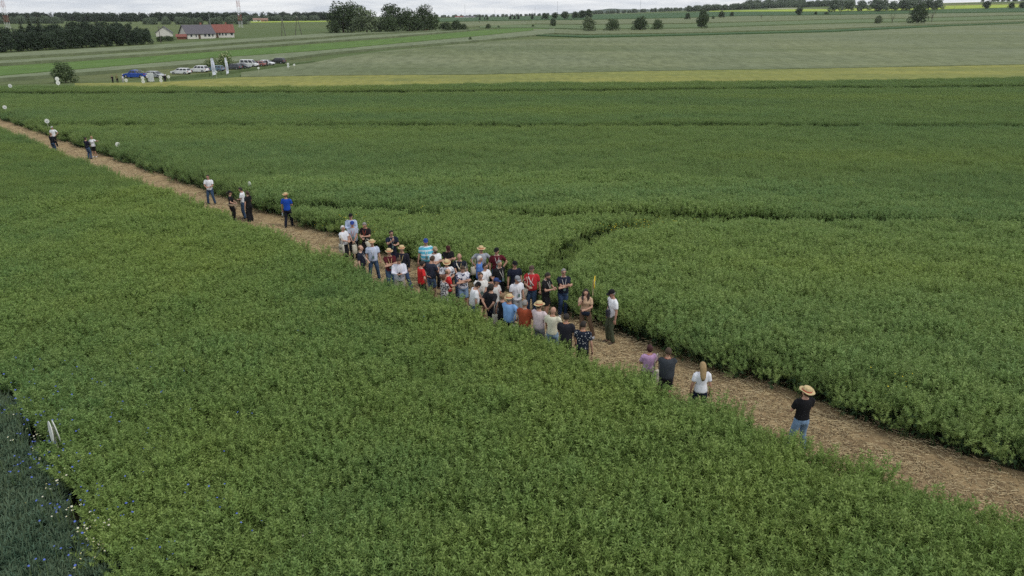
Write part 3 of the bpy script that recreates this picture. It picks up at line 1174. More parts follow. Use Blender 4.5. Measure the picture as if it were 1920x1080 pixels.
# the dark wood at upper left: individual trees in three rows
FOREST = 'trees of the dark wood at the upper left'
k = 0
for row, (dy, hs) in enumerate([(0, .82), (-5, .95), (-11, 1.0)]):
    for px in np.arange(-70, 288, 13 if row == 0 else 15):
        x = px + random.uniform(-5, 5) + row * 6
        if x > 283:
            continue
        yb = float(np.interp(x, [-150, 0, 275], [107.5, 98.5, 83])) + dy
        top = float(np.interp(x, [-70, 0, 60, 150, 200, 250, 285], [56, 55, 52, 42, 40, 45, 56])) + random.uniform(-3, 4)
        p = at(x, yb)
        h = (yb - top) * mpp(p) * (1.0 if row else .8)
        kd = random.choice(['pine', 'pine', 'round', 'oak'])
        tree('forest_tree', 'dark tree standing in the dense wood beside the grey wheat strip', kd, p, h, 1.15 if kd == 'pine' else .85, random.randrange(2), leaf=L_PINE, group=FOREST)
for x, top, lab in ((48, 37, 'lowest, leftmost of three spruces poking above the dark wood'), (66, 30, 'tallest, middle of three spruces poking above the dark wood'), (82, 32, 'rightmost of three spruces poking above the dark wood')):
    p = at(x, 90)
    tree('spruce_tree', lab, 'spruce', p, (90 - top) * mpp(p), 1.1, 0)

tree_px('oak_tree', 'large dark oak at the left end of the clump on the plain', 'oak', 644, 61, 11, 1.12, 1)
tree_px('oak_tree', 'dark oak crown rising behind the grey willow', 'oak', 668, 58, 10, .95, 0, depth=520)
tree_px('willow_tree', 'grey green rounded willow in front of the oaks', 'willow', 688, 62, 20, 1.12, 0)
tree_px('oak_tree', 'tall dark oak in the middle of the clump', 'oak', 738, 59, 11, 1.02, 2)
tree_px('bush', 'olive bush at the foot of the middle oak', 'bush', 731, 60.5, 32, 1.0, 1)
tree_px('oak_tree', 'round dark oak filling the gap right of the middle oak', 'oak', 768, 59.5, 21, 1.1, 0)
tree_px('oak_tree', 'dark oak at the right end of the clump', 'oak', 795, 57, 15, 1.0, 1)
tree_px('bush', 'rounded green bush under the right hand oak', 'bush', 812, 57.5, 27, .85, 0)
tree_px('bush', 'dark undergrowth between the middle oak and the right hand oak', 'bush', 783, 59, 36, 1.1, 1, leaf=L_OAK)
tree_px('bush', 'dark undergrowth at the foot of the leftmost oak', 'bush', 628, 62, 40, .9, 0, leaf=L_OAK)
tree_px('bush', 'dark undergrowth between the willow and the middle oak', 'bush', 712, 61, 36, .9, 0, leaf=L_OAK)
tree_px('hedge_bush', 'low dark bush trailing right from the oak clump', 'bush', 836, 57, 42, 1.5, 1, leaf=L_OAK)
tree_px('hedge_bush', 'taller dark bush near the end of the low hedge right of the oaks', 'bush', 855, 56.5, 39, 1.15, 0, leaf=L_OAK)
tree_px('hedge_bush', 'last low bush of the hedge right of the oaks', 'bush', 869, 56, 45, 1.3, 1, leaf=L_OAK)
tree_px('round_bush', 'grey green leafy bush, first of the row in the pale wheat', 'bush', 1104, 59.5, 33, .95, 0, leaf=L_GREY)
tree_px('round_bush', 'round bush second in the row in the pale wheat', 'bush', 1148, 58.5, 36, 1.0, 1)
tree_px('round_bush', 'widest and darkest round bush, third in the row in the wheat', 'bush', 1199, 57.5, 33, 1.12, 0, leaf=L_OAK)
tree_px('round_bush', 'smaller pale bush, fourth in the row in the wheat', 'bush', 1232, 56.5, 37, .9, 1)
tree_px('pear_tree', 'dense brownish tree right of the round bushes', 'round', 1316, 54.5, 28, .95, 1, leaf=L_BUSH)
tree_px('pear_tree', 'dark tree looming directly behind the dense brownish tree', 'round', 1317, 45, 19, .9, 0)
tree_px('thorn_bush', 'dark bush standing alone before the horizon tree clumps', 'bush', 1037, 50, 35, .8, 0, leaf=L_OAK)
tree_px('thorn_bush', 'low dark bush beside the grass strip end', 'bush', 915, 53.5, 45, 1.0, 1, leaf=L_OAK)
tree_px('thorn_bush', 'tiny bush on the wheat margin', 'bush', 882, 77.5, 69.5, .8, 0)
tree_px('thorn_bush', 'tiny dark bush right of the low bush on the grass', 'bush', 935, 52.5, 48, .9, 1)
tree_px('thorn_bush', 'little bush on the green strip left of the lone dark bush', 'bush', 999, 51, 46, .9, 1)
tree_px('small_tree', 'small round tree above the brownish tree to its left', 'round', 1289, 37, 25, 1.05, 0)
tree_px('small_tree', 'dark spreading tree right of the brownish tree', 'round', 1352, 34, 21.5, 1.15, 1)
tree_px('small_tree', 'neat round tree second to the right of the brownish tree', 'round', 1372, 30.5, 22.5, 1.1, 0)
tree_px('small_tree', 'low scrubby tree at the foot of the spreading tree', 'bush', 1337, 36, 30, 1.0, 0)
tree_px('lone_tree', 'lone dark round tree below the bright hillside field', 'round', 1497, 29.5, 15, 1.15, 1)
tree_px('bare_tree', 'nearly bare tree in the far wheat', 'bare', 1427, 36, 25.5, .9, 0)
tree_px('small_tree', 'small round tree right of the lone tree', 'round', 1529, 28, 21.5, 1.0, 0)
tree_px('thorn_bush', 'low wide bush right of the lone tree', 'bush', 1549, 27.5, 22.5, 1.6, 1, leaf=L_OAK)
tree_px('thorn_bush', 'grey scrubby bush left of the big dark tree', 'bush', 1646, 45, 30, .95, 0, leaf=L_GREY)
tree_px('bare_tree', 'thin leafless tree left of the big dark tree', 'bare', 1672, 44.5, 29, 1.0, 1)
tree_px('ash_tree', 'big dark spreading tree at right of the far wheat', 'bush', 1719, 44.5, 10.5, .9, 0, leaf=L_OAK, cat='tree')
tree_px('bare_tree', 'grey thinly leaved tree beside the big dark tree', 'bare', 1746, 42, 17.5, .85, 2)
tree_px('verge_bush', 'large dark round bush beside the verge at left', 'bush', 124, 155.5, 118, .98, 0)
tree_px('elder_bush', 'elder bush with creamy blossom behind the two white flags', 'elder', 424, 130, 102, .85, 0)
tree_px('elder_bush', 'lower elder bush left of the taller blossoming one', 'elder', 398, 131, 110, .9, 1)

for i, (x, yt, kd, w, Y) in enumerate([(1022, 21, 'round', 1.4, 1100), (1040, 20, 'round', 1.3, 1120), (1058, 18, 'round', 1.25, 1100), (1078, 18.5, 'round', 1.15, 1090), (1092, 17, 'round', 1.2, 1110), (1104, 15, 'round', 1.05, 1100)]):
    p = at_depth(x, Y)
    tree('horizon_tree', ['first', 'second', 'third', 'fourth', 'fifth', 'sixth and tallest'][i] + ' round dark tree from the left in the middle horizon clump', kd, p, (32.5 - yt) * mpp(p), w, i % 2, group='clump of round trees on the middle horizon')
for i, (x, yt) in enumerate([(900, 24), (909, 26), (914, 23), (957, 21), (965, 22), (972, 21), (998, 20)]):
    p = at_depth(x, 1150)
    tree('spruce_tree', ['first', 'second', 'third', 'fourth', 'fifth', 'sixth', 'seventh'][i] + ' small dark conifer from the left on the far horizon', 'spruce', p, (33.5 - yt) * mpp(p), 1.3, 0, group='conifers on the far horizon')
for i, (x, yb, yt) in enumerate([(899, 44, 38), (979, 42, 38), (984, 42, 38), (992, 41, 37), (997, 41, 38), (1071, 40, 34), (1137, 39, 33.5), (1177, 37, 33), (1244, 36, 32), (1200, 28, 25)]):
    tree_px('fruit_tree', 'tiny gnarled fruit tree in the fields before the horizon', 'bare', x, yb, yt, 1.3, i % 3, group='scattered fruit trees before the horizon')
for i, (x, yt, Y) in enumerate([(1565, -2, 1180), (1590, 0, 1200), (1615, 1, 1180), (1640, -3, 1150), (1655, -1, 1140), (1672, 2, 1150), (1690, -1, 1150), (1705, -4, 1140), (1722, -5, 1150), (1740, -3, 1150), (1757, -2, 1150), (1848, 1.5, 1150), (1895, 5, 1150), (1915, 4, 1150)]):
    p = at_depth(x, Y)
    ang = math.atan2(CAMH - p.z, p.y)
    yb = 540 + FPX * math.tan(ang - PITCH)
    tree('hill_tree', 'round tree on the bright hill at upper right', 'round', p, max(5, (yb - yt) * mpp(p)), 1.2, i % 2, leaf=L_FAR if i < 11 else L_OAK, group='trees on the bright hill')


# woods that read as one mass
def wood(name, label, runs, leaf, kinds=('round', 'pine'), n=1):
    """runs: (px0, px1, depth, height, rows, spacing in m)"""
    var = [MB_join(tree_meshes(500 + i, kinds[i % len(kinds)]), leaf) for i in range(4)]
    P, S = [], []
    for x0, x1, Y, h, rows, sp in runs:
        for r_ in range(rows):
            yy = Y + r_ * sp * 1.2
            a, b = at_depth(x0, yy), at_depth(x1, yy)
            for q in np.arange(0, 1, sp / (b - a).length):
                x = a.x + (b.x - a.x) * q + rng.uniform(-.5, .5) * sp
                y = yy + rng.uniform(-.5, .5) * sp * 2
                P.append((x, y, float(terrain(x, y)) - .5))
                hh = h * rng.uniform(.8, 1.12)
                S.append((hh * 1.1, hh * 1.1, hh))
    kk = len(P)
    scatter(name, np.array(P), np.stack([np.zeros(kk), np.zeros(kk), rng.uniform(0, 6.28, kk)], 1), np.array(S), var, label, 'wood')


def MB_join(pair, leaf):
    tk, cr = pair
    m = MB()
    m.add(tk.v, tk.f, 1)
    m.add(cr.v, cr.f, 0)
    return m.mesh('wood_tree', [leaf, M_BARK])


wood('far_wood', 'long dark wood along the left horizon', [(-120, 640, 1300, 14, 3, 9), (150, 420, 1150, 13, 3, 8)], L_PINE)
wood('far_copse', 'paler copses in front of the far wood', [(280, 460, 800, 8, 2, 7), (0, 120, 900, 9, 2, 8), (430, 600, 1180, 9, 2, 8)], L_FAR, ('round', 'bush'))
wood('hill_wood', 'wooded ridge on the skyline at right', [(1290, 1600, 1650, 13, 3, 10), (1400, 1500, 1800, 20, 2, 12), (1480, 1600, 1500, 12, 2, 9), (1850, 2100, 1700, 10, 1, 12)], L_FAR, ('round', 'bush'))
wood('distant_hedges', 'low far hedges and copses along the middle horizon', [(820, 1030, 2300, 9, 2, 14), (1100, 1300, 2300, 12, 2, 14), (560, 640, 2300, 10, 2, 14)], L_FAR, ('round', 'bush'))


# blue hills on the skyline
def hills():
    t = NT('far_wooded_hill')
    m = t.done(t.ramp(t.noise(t.coords('World', (1, 1, 2)), .02, 6, .7), [(.35, (.04, .065, .05)), (.65, (.07, .095, .065))]), .95, .05)
    mb = MB()
    xs = np.linspace(300, 4200, 90)
    rings = []
    for i, x in enumerate(xs):
        h = 30 + 38 * float(vnoise(x, 0, 420, 31)) + 14 * float(vnoise(x, 5, 120, 32)) + 5 * float(vnoise(x, 9, 35, 33))
        h *= min(1, (x - 300) / 500 + .15)
        rings.append([(x, 5200, -5), (x, 5350, h * .6), (x, 5500, h + 10), (x, 5900, h * .8), (x, 6600, -5)])
    n = 5
    v = [p for r in rings for p in r]
    f = [(i * n + j, (i + 1) * n + j, (i + 1) * n + j + 1, i * n + j + 1) for i in range(len(xs) - 1) for j in range(n - 1)]
    mb.add(v, f)
    tag(mb.build('hills', m, smooth=True), 'low blue wooded hills on the skyline', 'hills', kind='structure')


hills()


# ------------------------------------------------------------------ houses, masts, poles
M_WALL = plain('house_render', (.62, .60, .55), .9, .1, .1, 2)
M_GREYROOF = plain('grey_roof_tile', (.11, .105, .12), .8, .2, .15, 3)
M_REDROOF = plain('red_roof_tile', (.21, .085, .068), .8, .2, .2, 3)
M_PANE = plain('window_pane', (.03, .035, .045), .2, .5)
M_WFRAME = plain('window_frame', (.7, .7, .68), .6)
M_DOOR = plain('house_door', (.10, .06, .04), .7)
M_BRICK = plain('chimney_brick', (.28, .12, .08), .9)


def house(name, label, loc, rz, L, W, eave, ridge, roofm, wallm=None, wins=(), chimney=True, door=0.1):
    """long side faces local -y"""
    wallm = wallm or M_WALL
    o = thing(name, label, 'house', loc, rz)
    mb = MB()
    a, b = L / 2, W / 2
    v = [(-a, -b, -.4), (a, -b, -.4), (a, b, -.4), (-a, b, -.4), (-a, -b, eave), (a, -b, eave), (a, b, eave), (-a, b, eave), (-a, 0, ridge - .12), (a, 0, ridge - .12)]
    mb.add(v, [(0, 1, 5, 4), (2, 3, 7, 6), (1, 2, 6, 9, 5), (3, 0, 4, 8, 7), (4, 5, 9, 8), (6, 7, 8, 9)])
    mb.build('wall', wallm, o)
    rf = MB()
    e = .5
    sl = (ridge - eave) / b
    for sgn in (-1, 1):
        y0, z0 = sgn * (b + e), eave - e * sl
        q = [(-a - e, y0, z0), (a + e, y0, z0), (a + e, 0, ridge), (-a - e, 0, ridge)]
        rf.add(q + [(x, y, z + .18) for x, y, z in q], [(0, 1, 2, 3), (7, 6, 5, 4), (0, 4, 5, 1), (1, 5, 6, 2), (3, 7, 4, 0), (2, 6, 7, 3)])
    ro = rf.build('roof', roofm, o)
    if chimney:
        c = MB()
        c.box((L * .18, .4, ridge + .2), (.7, .7, 1.6))
        c.box((L * .18, .4, ridge + 1.05), (.85, .85, .12))
        c.build('chimney', M_BRICK, ro)
    for wx, wz, ww, wh in wins:
        m = MB()
        m.box((wx, -b - .02, wz), (ww + .2, .08, wh + .2))
        fr = m.build('window', M_WFRAME, o)
        m = MB()
        m.box((wx, -b - .05, wz), (ww, .08, wh))
        m.build('pane', M_PANE, fr)
    if door is not None:
        m = MB()
        m.box((door * L, -b - .03, 1.0), (1.1, .1, 2.1))
        d = m.build('door', M_DOOR, o)
        m = MB()
        m.box((door * L + .4, -b - .11, 1.0), (.12, .06, .06))
        m.build('handle', M_WFRAME, d)
    return o


HP = at(392, 73)
wide = mpp(HP)
house('farmhouse', 'long white farmhouse with dark grey pitched roof', at(371, 72), R(46), 14.0, 9.0, 2.5, 6.3, M_GREYROOF,
      wins=[(-5.0, 1.5, .8, 1.3), (2.0, 1.5, 1.1, 1.2), (4.0, 1.5, 1.1, 1.2), (5.8, 1.5, .7, 1.2), (-2.6, 1.5, .6, 1.5)], door=-.07)
house('farmhouse', 'white house with red tiled roof joined beside the grey roofed one', at(420, 70), R(26), 9.6, 8.0, 2.7, 6.2, M_REDROOF,
      wins=[(-2.2, 1.7, .7, 1.3), (-.8, 1.7, .7, 1.3), (.8, 1.7, .7, 1.3), (3.6, 1.8, 1.1, 1.4)], door=-.36)
house('farmhouse', 'white gabled house half hidden by the dark wood', at(309, 68), R(112), 8, 8, 2.0, 5.0, M_GREYROOF, wins=[(-2, 1.5, 1, 1.2)], chimney=False, door=None)
house('shed', 'low red roofed shed in front of the grey roofed farmhouse', at(341, 73.5), R(20), 4, 3, 1.3, 2.2, M_REDROOF, plain('shed_wall', (.25, .1, .07), .9), chimney=False, door=None)
tree_px('garden_hedge', 'dark clipped hedge left of the farmhouse', 'bush', 318, 77, 67.5, 1.9, 1, leaf=L_OAK)
tree_px('garden_hedge', 'dark hedge end below the dark wood', 'bush', 302, 78, 68, 1.6, 0, leaf=L_OAK)
for i, (x, Y, rz, L, rm, wl_, lab) in enumerate([(482, 1080, 25, 10, plain('dull_pink_roof', (.26, .16, .13), .9), None, 'distant brick pink house left of the bright meadow'), (496, 1070, 20, 9, plain('dull_pink_roof', (.26, .16, .13), .9), plain('raw_brick', (.4, .2, .14), .9), 'distant unplastered brick house by the bright meadow'),
                                               (862, 2000, 3, 24, M_REDROOF, None, 'tiny pale house with red roof at the far middle horizon'), (880, 2000, 0, 30, M_GREYROOF, None, 'tiny long pale building at the far middle horizon'),
                                               (592, 1500, 0, 20, M_GREYROOF, None, 'tiny pale house before the far wood left of the oaks')]):
    house('farmhouse', lab, at_depth(x, Y), R(rz), L, 8, 2.6, 4.6, rm, wl_, wins=[(-L * .3, 1.7, 1.2, 1.2), (0, 1.7, 1.2, 1.2), (L * .3, 1.7, 1.2, 1.2)], chimney=False, door=.15)

M_MASTW = plain('mast_white_paint', (.62, .62, .62), .6)
M_MASTR = plain('mast_red_paint', (.32, .10, .08), .6)


def mast(label, loc, h, w):
    o = thing('lattice_mast', label, 'mast', loc)
    seg = 12
    for i in range(seg):
        z0, z1 = h * i / seg, h * (i + 1) / seg
        w0, w1 = w * (1 - .72 * i / seg), w * (1 - .72 * (i + 1) / seg)
        m = MB()
        cs = [(-1, -1), (1, -1), (1, 1), (-1, 1)]
        t = .075
        for a, b in cs:
            m.tube([(a * w0 / 2, b * w0 / 2, z0), (a * w1 / 2, b * w1 / 2, z1)], t, 4)
        for k in range(4):
            a, b = cs[k], cs[(k + 1) % 4]
            m.tube([(a[0] * w0 / 2, a[1] * w0 / 2, z0), (b[0] * w1 / 2, b[1] * w1 / 2, z1)], t * .6, 3)
            m.tube([(b[0] * w0 / 2, b[1] * w0 / 2, z0), (a[0] * w1 / 2, a[1] * w1 / 2, z1)], t * .6, 3)
        m.build('lattice_section', M_MASTW if i % 2 == 0 else M_MASTR, o)
    m = MB()
    for z, a in ((.86, 0), (.9, 2), (.93, 4)):
        m.tube([(math.cos(a) * w * .3, math.sin(a) * w * .3, h * z), (math.cos(a) * w * .3, math.sin(a) * w * .3, h * z + 1.8)], .25, 6)
    m.build('antenna', M_MASTW, o)


mast('tall red and white lattice mast behind the red roofed house', at_depth(452, 620), 62, 2.4)
mast('tall pale lattice mast rising from the wood at the far left', at_depth(16, 560), 60, 2.4)
for x, Y, h, lab in ((396, 520, 11.5, 'thin grey pole mast above the grey roof'), (872, 2000, 34, 'thin far mast left of the horizon conifers'), (1045, 1900, 34, 'thin far mast behind the round horizon trees'), (1200, 1900, 34, 'thin far mast above the blue hills'), (928, 2000, 20, 'short far mast among the horizon conifers'), (1003, 2000, 22, 'short far mast right of the horizon conifers')):
    p = at_depth(x, Y)
    o = thing('pole_mast', lab, 'mast', p)
    m = MB()
    m.tube([(0, 0, -1), (0, 0, h)], [.12 + Y * .00012, .06 + Y * .0001], 6)
    m.build('pole', plain('mast_grey', (.3, .31, .33), .7), o)
    m = MB()
    m.box((0, 0, h * .93), (.9, .25, .25))
    m.box((0, 0, h * .85), (.7, .25, .25))
    m.build('antenna', plain('mast_grey', (.3, .31, .33), .7), o)
M_WOODP = plain('weathered_pole', (.11, .10, .09), .9)


def a_pole(label, p, h, spread, rz):
    o = thing('power_pole', label, 'pole', p, rz)
    for s in (-1, 1):
        m = MB()
        m.tube([(s * spread / 2, 0, -.3), (s * .1, 0, h)], [.2, .14], 6)
        m.build('leg', M_WOODP, o)
    m = MB()
    m.box((0, 0, h - .3), (.2, 2.4, .16))
    arm = m.build('crossarm', M_WOODP, o)
    m = MB()
    for y in (-1, 0, 1):
        m.tube([(0, y, h - .2), (0, y, h + .15)], .07, 6)
    m.build('insulator', M_WFRAME, arm)


a_pole('left wooden A shaped power pole in front of the plain', at(532, 68), 8.2, 2.1, R(5))
a_pole('right taller wooden A shaped power pole', at(560, 66.5), 9.8, 3.6, R(5))
for x, yb, yt, lab in ((1575, 31, 16, 'thin wooden pole in the far wheat at right'), (1788, 22.5, 11.5, 'thin wooden pole right of the big dark tree'), (302, 81, 51, 'wooden pole standing at the edge of the dark wood'), (811, 56, 40, 'wooden pole in front of the right hand oak')):
    p = at(x, yb)
    o = thing('power_pole', lab, 'pole', p)
    h = (yb - yt) * mpp(p)
    m = MB()
    m.tube([(0, 0, -.3), (0, 0, h)], [.16, .11], 6)
    m.build('pole', M_WOODP, o)
    m = MB()
    m.box((0, 0, h - .4), (1.6, .14, .14))
    m.build('crossarm', M_WOODP, o)
p = at(801, 57.5)
mb = MB()
for i in range(60):
    q = random.uniform(0, 1.6)
    a = random.uniform(0, 6.28)
    mb.box((math.cos(a) * q * 1.6, math.sin(a) * q, max(.1, 1.2 - q * .7) * random.random()), (.5, .35, .3))
tag(mb.build('rubble_heap', M_BRICK, loc=p), 'reddish heap of bricks at the foot of the right hand oak', 'heap')


# ------------------------------------------------------------------ parked cars
M_GLASS = plain('car_glass', (.018, .022, .028), .12, .6, .05)
M_TYRE = plain('tyre_rubber', (.02, .02, .021), .85)
M_RIM = plain('wheel_rim', (.38, .39, .40), .35, .5, .05, 9, .7)
M_LAMP = plain('headlamp', (.7, .72, .74), .15, .6)
M_TAIL = plain('tail_lamp', (.35, .02, .02), .25, .5)
M_TRIM = plain('black_trim', (.025, .025, .027), .7)


def car(label, px, py, rz, paint, style, group=None):
    """local +x is the front"""
    S = {'hatch': dict(L=4.3, W=1.8, H=1.48, belt=.93, hood=1.0, cab=(-2.0, 1.15), roof=(-1.55, .45)),
         'wagon': dict(L=4.7, W=1.82, H=1.5, belt=.94, hood=1.0, cab=(-2.25, 1.2), roof=(-1.95, .45)),
         'suv': dict(L=4.6, W=1.88, H=1.68, belt=1.05, hood=1.12, cab=(-2.2, 1.15), roof=(-1.9, .5)),
         'pickup': dict(L=5.3, W=1.88, H=1.8, belt=1.12, hood=1.2, cab=(-.75, 1.3), roof=(-.45, .6)),
         'van': dict(L=5.0, W=1.95, H=1.95, belt=1.1, hood=1.2, cab=(-2.4, 1.75), roof=(-2.3, 1.0))}[style]
    L, W, H, belt = S['L'], S['W'], S['H'], S['belt']
    o = thing('parked_car', label, 'car', at(px, py), rz, group)
    pm = plain('car_paint', paint, .25, .6, .03)
    b = MB()
    prof = [(-L / 2, .32), (-L / 2 - .04, .55), (-L / 2 + .03, belt - .08), (-L / 2 + .16, belt), (L / 2 - 1.15, belt), (L / 2 - .3, belt - .17), (L / 2 - .03, belt - .35), (L / 2, .5), (L / 2 - .05, .3), (L / 2 - .55, .26), (-L / 2 + .55, .26)]
    rs = []
    for y, k in ((-W / 2, .955), (-W / 2 + .07, 1), (W / 2 - .07, 1), (W / 2, .955)):
        rs.append([(x * (1 if k == 1 else .985), y, z if k == 1 else (.62 + (z - .62) * .93)) for x, z in prof])
    b.rings(rs)
    bo = b.build('body', pm, o)
    bv = bo.modifiers.new('edge', 'BEVEL')
    bv.width, bv.segments = .04, 2
    c0, c1 = S['cab']
    r0, r1 = S['roof']
    w0, w1 = W / 2 - .06, W / 2 - .22
    c = MB()
    A = [(c0, -w0, belt - .02), (c1, -w0, belt - .02), (c1, w0, belt - .02), (c0, w0, belt - .02)]
    B = [(r0, -w1, H - .06), (r1, -w1, H - .06), (r1, w1, H - .06), (r0, w1, H - .06)]
    C = [(r0 + .15, -w1 + .12, H), (r1 - .2, -w1 + .12, H), (r1 - .2, w1 - .12, H), (r0 + .15, w1 - .12, H)]
    c.rings([A, B, C])
    co = c.build('roof', pm, o)

    def pane(name, q, off):
        m = MB()
        q = [Vector(x) for x in q]
        cen = sum(q, Vector()) / 4
        q = [cen + (x - cen) * .9 for x in q]
        n = (q[1] - q[0]).cross(q[3] - q[0]).normalized()
        if n.dot(off) < 0:
            n = -n
        m.add([x + n * .012 for x in q] + [x - n * .02 for x in q], [(0, 1, 2, 3), (7, 6, 5, 4), (0, 4, 5, 1), (1, 5, 6, 2), (2, 6, 7, 3), (3, 7, 4, 0)])
        m.build(name, M_GLASS, o)
    A, B = [Vector(x) for x in A], [Vector(x) for x in B]
    pane('windscreen', [A[1], A[2], B[2], B[1]], Vector((1, 0, 0)))
    pane('rear_window', [A[3], A[0], B[0], B[3]], Vector((-1, 0, 0)))
    for s, (i, j) in ((-1, (0, 1)), (1, (3, 2))):
        for t0, t1 in ((.04, .34), (.36, .66), (.68, .97)) if style in ('wagon', 'suv', 'van') else ((.06, .48), (.52, .95)):
            lo0, lo1 = A[i].lerp(A[j], t0), A[i].lerp(A[j], t1)
            hi0, hi1 = B[i].lerp(B[j], t0), B[i].lerp(B[j], t1)
            pane('side_window', [lo0.lerp(hi0, .08), lo1.lerp(hi1, .08), hi1, hi0], Vector((0, s, 0)))
    for x in (-L / 2 + .82, L / 2 - .85):
        for s in (-1, 1):
            wr = .34 if style != 'pickup' else .40
            m = MB()
            m.lathe([(wr * .62, -.11), (wr * .95, -.11), (wr, -.07), (wr, .07), (wr * .95, .11), (wr * .62, .11), (wr * .62, -.11)], 18)
            m.xf(Matrix.Rotation(math.pi / 2, 4, 'X'))
            wh = link('wheel', None, o, (x, s * (W / 2 - .07), wr))
            m.build('tyre', M_TYRE, wh)
            m = MB()
            m.lathe([(0.001, -.09), (wr * .2, -.1), (wr * .62, -.07), (wr * .62, .07), (wr * .2, .1), (.001, .09)], 12)
            m.xf(Matrix.Rotation(math.pi / 2, 4, 'X'))
            m.build('rim', M_RIM, wh)
    for s in (-1, 1):
        m = MB()
        m.box((L / 2 - .09, s * (W / 2 - .28), belt - .27), (.2, .42, .15))
        m.build('headlight', M_LAMP, o)
        m = MB()
        m.box((-L / 2 + .02, s * (W / 2 - .17), belt - .2), (.1, .26, .26))
        m.build('tail_light', M_TAIL, o)
        m = MB()
        m.box((c1 - .35, s * (W / 2 + .06), belt + .06), (.16, .2, .14))
        m.build('wing_mirror', pm, o)
    for x in (L / 2 - .02, -L / 2 - .03):
        m = MB()
        m.box((x, 0, .42), (.1, W - .25, .18))
        m.build('bumper', M_TRIM, o)
    if style == 'pickup':
        m = MB()
        m.box((-1.75, 0, belt + .005), (1.6, W - .36, .03))
        m.build('load_bed', M_TRIM, o)
        m = MB()
        for s in (-1, 1):
            m.tube([(-.8, s * (w0 - .05), belt), (-.95, s * (w1), H - .1), (-1.7, s * w0 * .95, belt)], .05, 6)
        m.tube([(-.95, -w1, H - .1), (-.95, w1, H - .1)], .05, 6)
        m.build('roll_bar', M_RIM, o)
    return o


BLUE, WHITE, SILVER, BLACK, TEAL, DGREY, RED = (.02, .07, .36), (.72, .73, .74), (.34, .36, .37), (.02, .02, .023), (.13, .21, .27), (.07, .075, .085), (.3, .12, .1)
car('bright blue pickup truck facing left at the end of the car row', 255, 146.5, R(172), BLUE, 'pickup')
car('silver hatchback parked behind the blue pickup', 292, 146, R(-12), SILVER, 'hatch')
car('white estate car second in the white pair by the verge', 340, 139.5, R(170), WHITE, 'wagon')
car('white off-roader directly left of the two white flags', 374, 136, R(168), WHITE, 'suv')
car('grey blue estate car between the two white flags', 404, 134, R(170), TEAL, 'wagon')
car('dark grey car right of the second white flag', 437, 130.5, R(170), DGREY, 'wagon')
car('dark car with pale bonnet fourth from the right end', 455, 129, R(-10), DGREY, 'hatch')
car('white van facing right behind the dark cars', 468, 125.5, R(-8), WHITE, 'van')
car('reddish grey car behind the small round signs', 485, 124.5, R(170), RED, 'hatch')
car('white hatchback next to the black car', 501, 122.5, R(-8), WHITE, 'hatch')
car('black off-roader at the far right end of the row', 521, 119.5, R(168), BLACK, 'suv')


# ------------------------------------------------------------------ flags, boards and plot signs
M_FLAG = plain('flag_cloth', (.70, .73, .82), .8, .1, .05)
M_SIGN = plain('sign_white', (.72, .74, .68), .5, .3, .06)
M_SIGNY = plain('sign_yellow', (.72, .52, .04), .5, .3, .08)
M_POLE = plain('pale_post', (.52, .52, .40), .7)
M_PRINT = plain('grey_print', (.35, .38, .46), .8)


def flag(label, px, py, h, w, rz):
    p = at(px, py)
    o = thing('feather_flag', label, 'flag', p, rz)
    m = MB()
    m.tube([(0, 0, 0), (0, 0, h * .9), (.05, 0, h)], [.035, .025, .015], 6)
    m.build('pole', M_SIGN, o)
    m = MB()
    n = 14
    rings = []
    for i in range(n + 1):
        z = .35 + (h - .38) * i / n
        ww = w * (1 - .32 * (i / n) ** 2) * (.8 + .2 * min(1, i / 2))
        y = .07 * math.sin(i * .7)
        rings.append([(.03, y - .012, z), (ww, y * 2 - .012, z + .05), (ww, y * 2 + .012, z + .05), (.03, y + .012, z)])
    m.rings(rings)
    cl = m.build('cloth', M_FLAG, o)
    m = MB()
    for i in range(7):
        m.box((w * .45, -.16 + .02 * (i % 2), h * (.3 + .075 * i)), (w * .35, .006, .14))
    m.build('print', M_PRINT, cl)
    m = MB()
    m.box((0, 0, .06), (.5, .5, .08), 0, .8)
    m.build('base', M_TRIM, o)


flag('tall white feather flag, the left of two beside the cars', 399, 143.5, 4.1, .85, R(12))
flag('tall white feather flag, the right of two beside the cars', 425, 141, 4.0, .62, R(28))


def margin_point(x, u=18.35):
    """where the picture column x meets the crop margin right of the path"""
    lo, hi = 170.0, 1000.0
    for _ in range(40):
        y = (lo + hi) / 2
        p = at(x, y)
        if (p.x + p.y) * SQ > u:
            lo = y
        else:
            hi = y
    return at(x, lo)


def sign(label, x, y, z_top, d=.42, yaw=0.0, mat=None, n=1, tilt=0.0, group=None, post=None, margin=None):
    """round plot sign on a stake; (x, y) the picture point of the disc centre"""
    p = at(x, y, z_top - d / 2)
    if margin:
        p = margin_point(x, margin)
        r = ray(x, y)
        z_top = CAMH + r[2] / r[1] * p.y - p.z + d / 2
    o = thing('plot_sign', label, 'sign', p, yaw, group)
    m = MB()
    m.box((0, .02, (z_top - .1) / 2 - .1), (.045, .035, z_top + .1 - .1))
    m.build('post', post or M_POLE, o)
    for k in range(n):
        m = MB()
        m.lathe([(.001, -.012), (d / 2 - .01, -.012), (d / 2, -.006), (d / 2, .006), (d / 2 - .01, .012), (.001, .012)], 24)
        m.xf(Matrix.Translation((0, -.025, z_top - d / 2 - k * d * .95)) @ Matrix.Rotation(math.pi / 2 + tilt, 4, 'X'))
        dk = m.build('disc', mat or M_SIGN, o)
        m = MB()
        m.box((0, -.045, z_top - d / 2 - k * d * .95), (d * .45, .006, d * .08))
        m.box((0, -.045, z_top - d / 2 - k * d * .95 - d * .16), (d * .3, .006, d * .06))
        m.build('print', M_PRINT, dk)
    return o


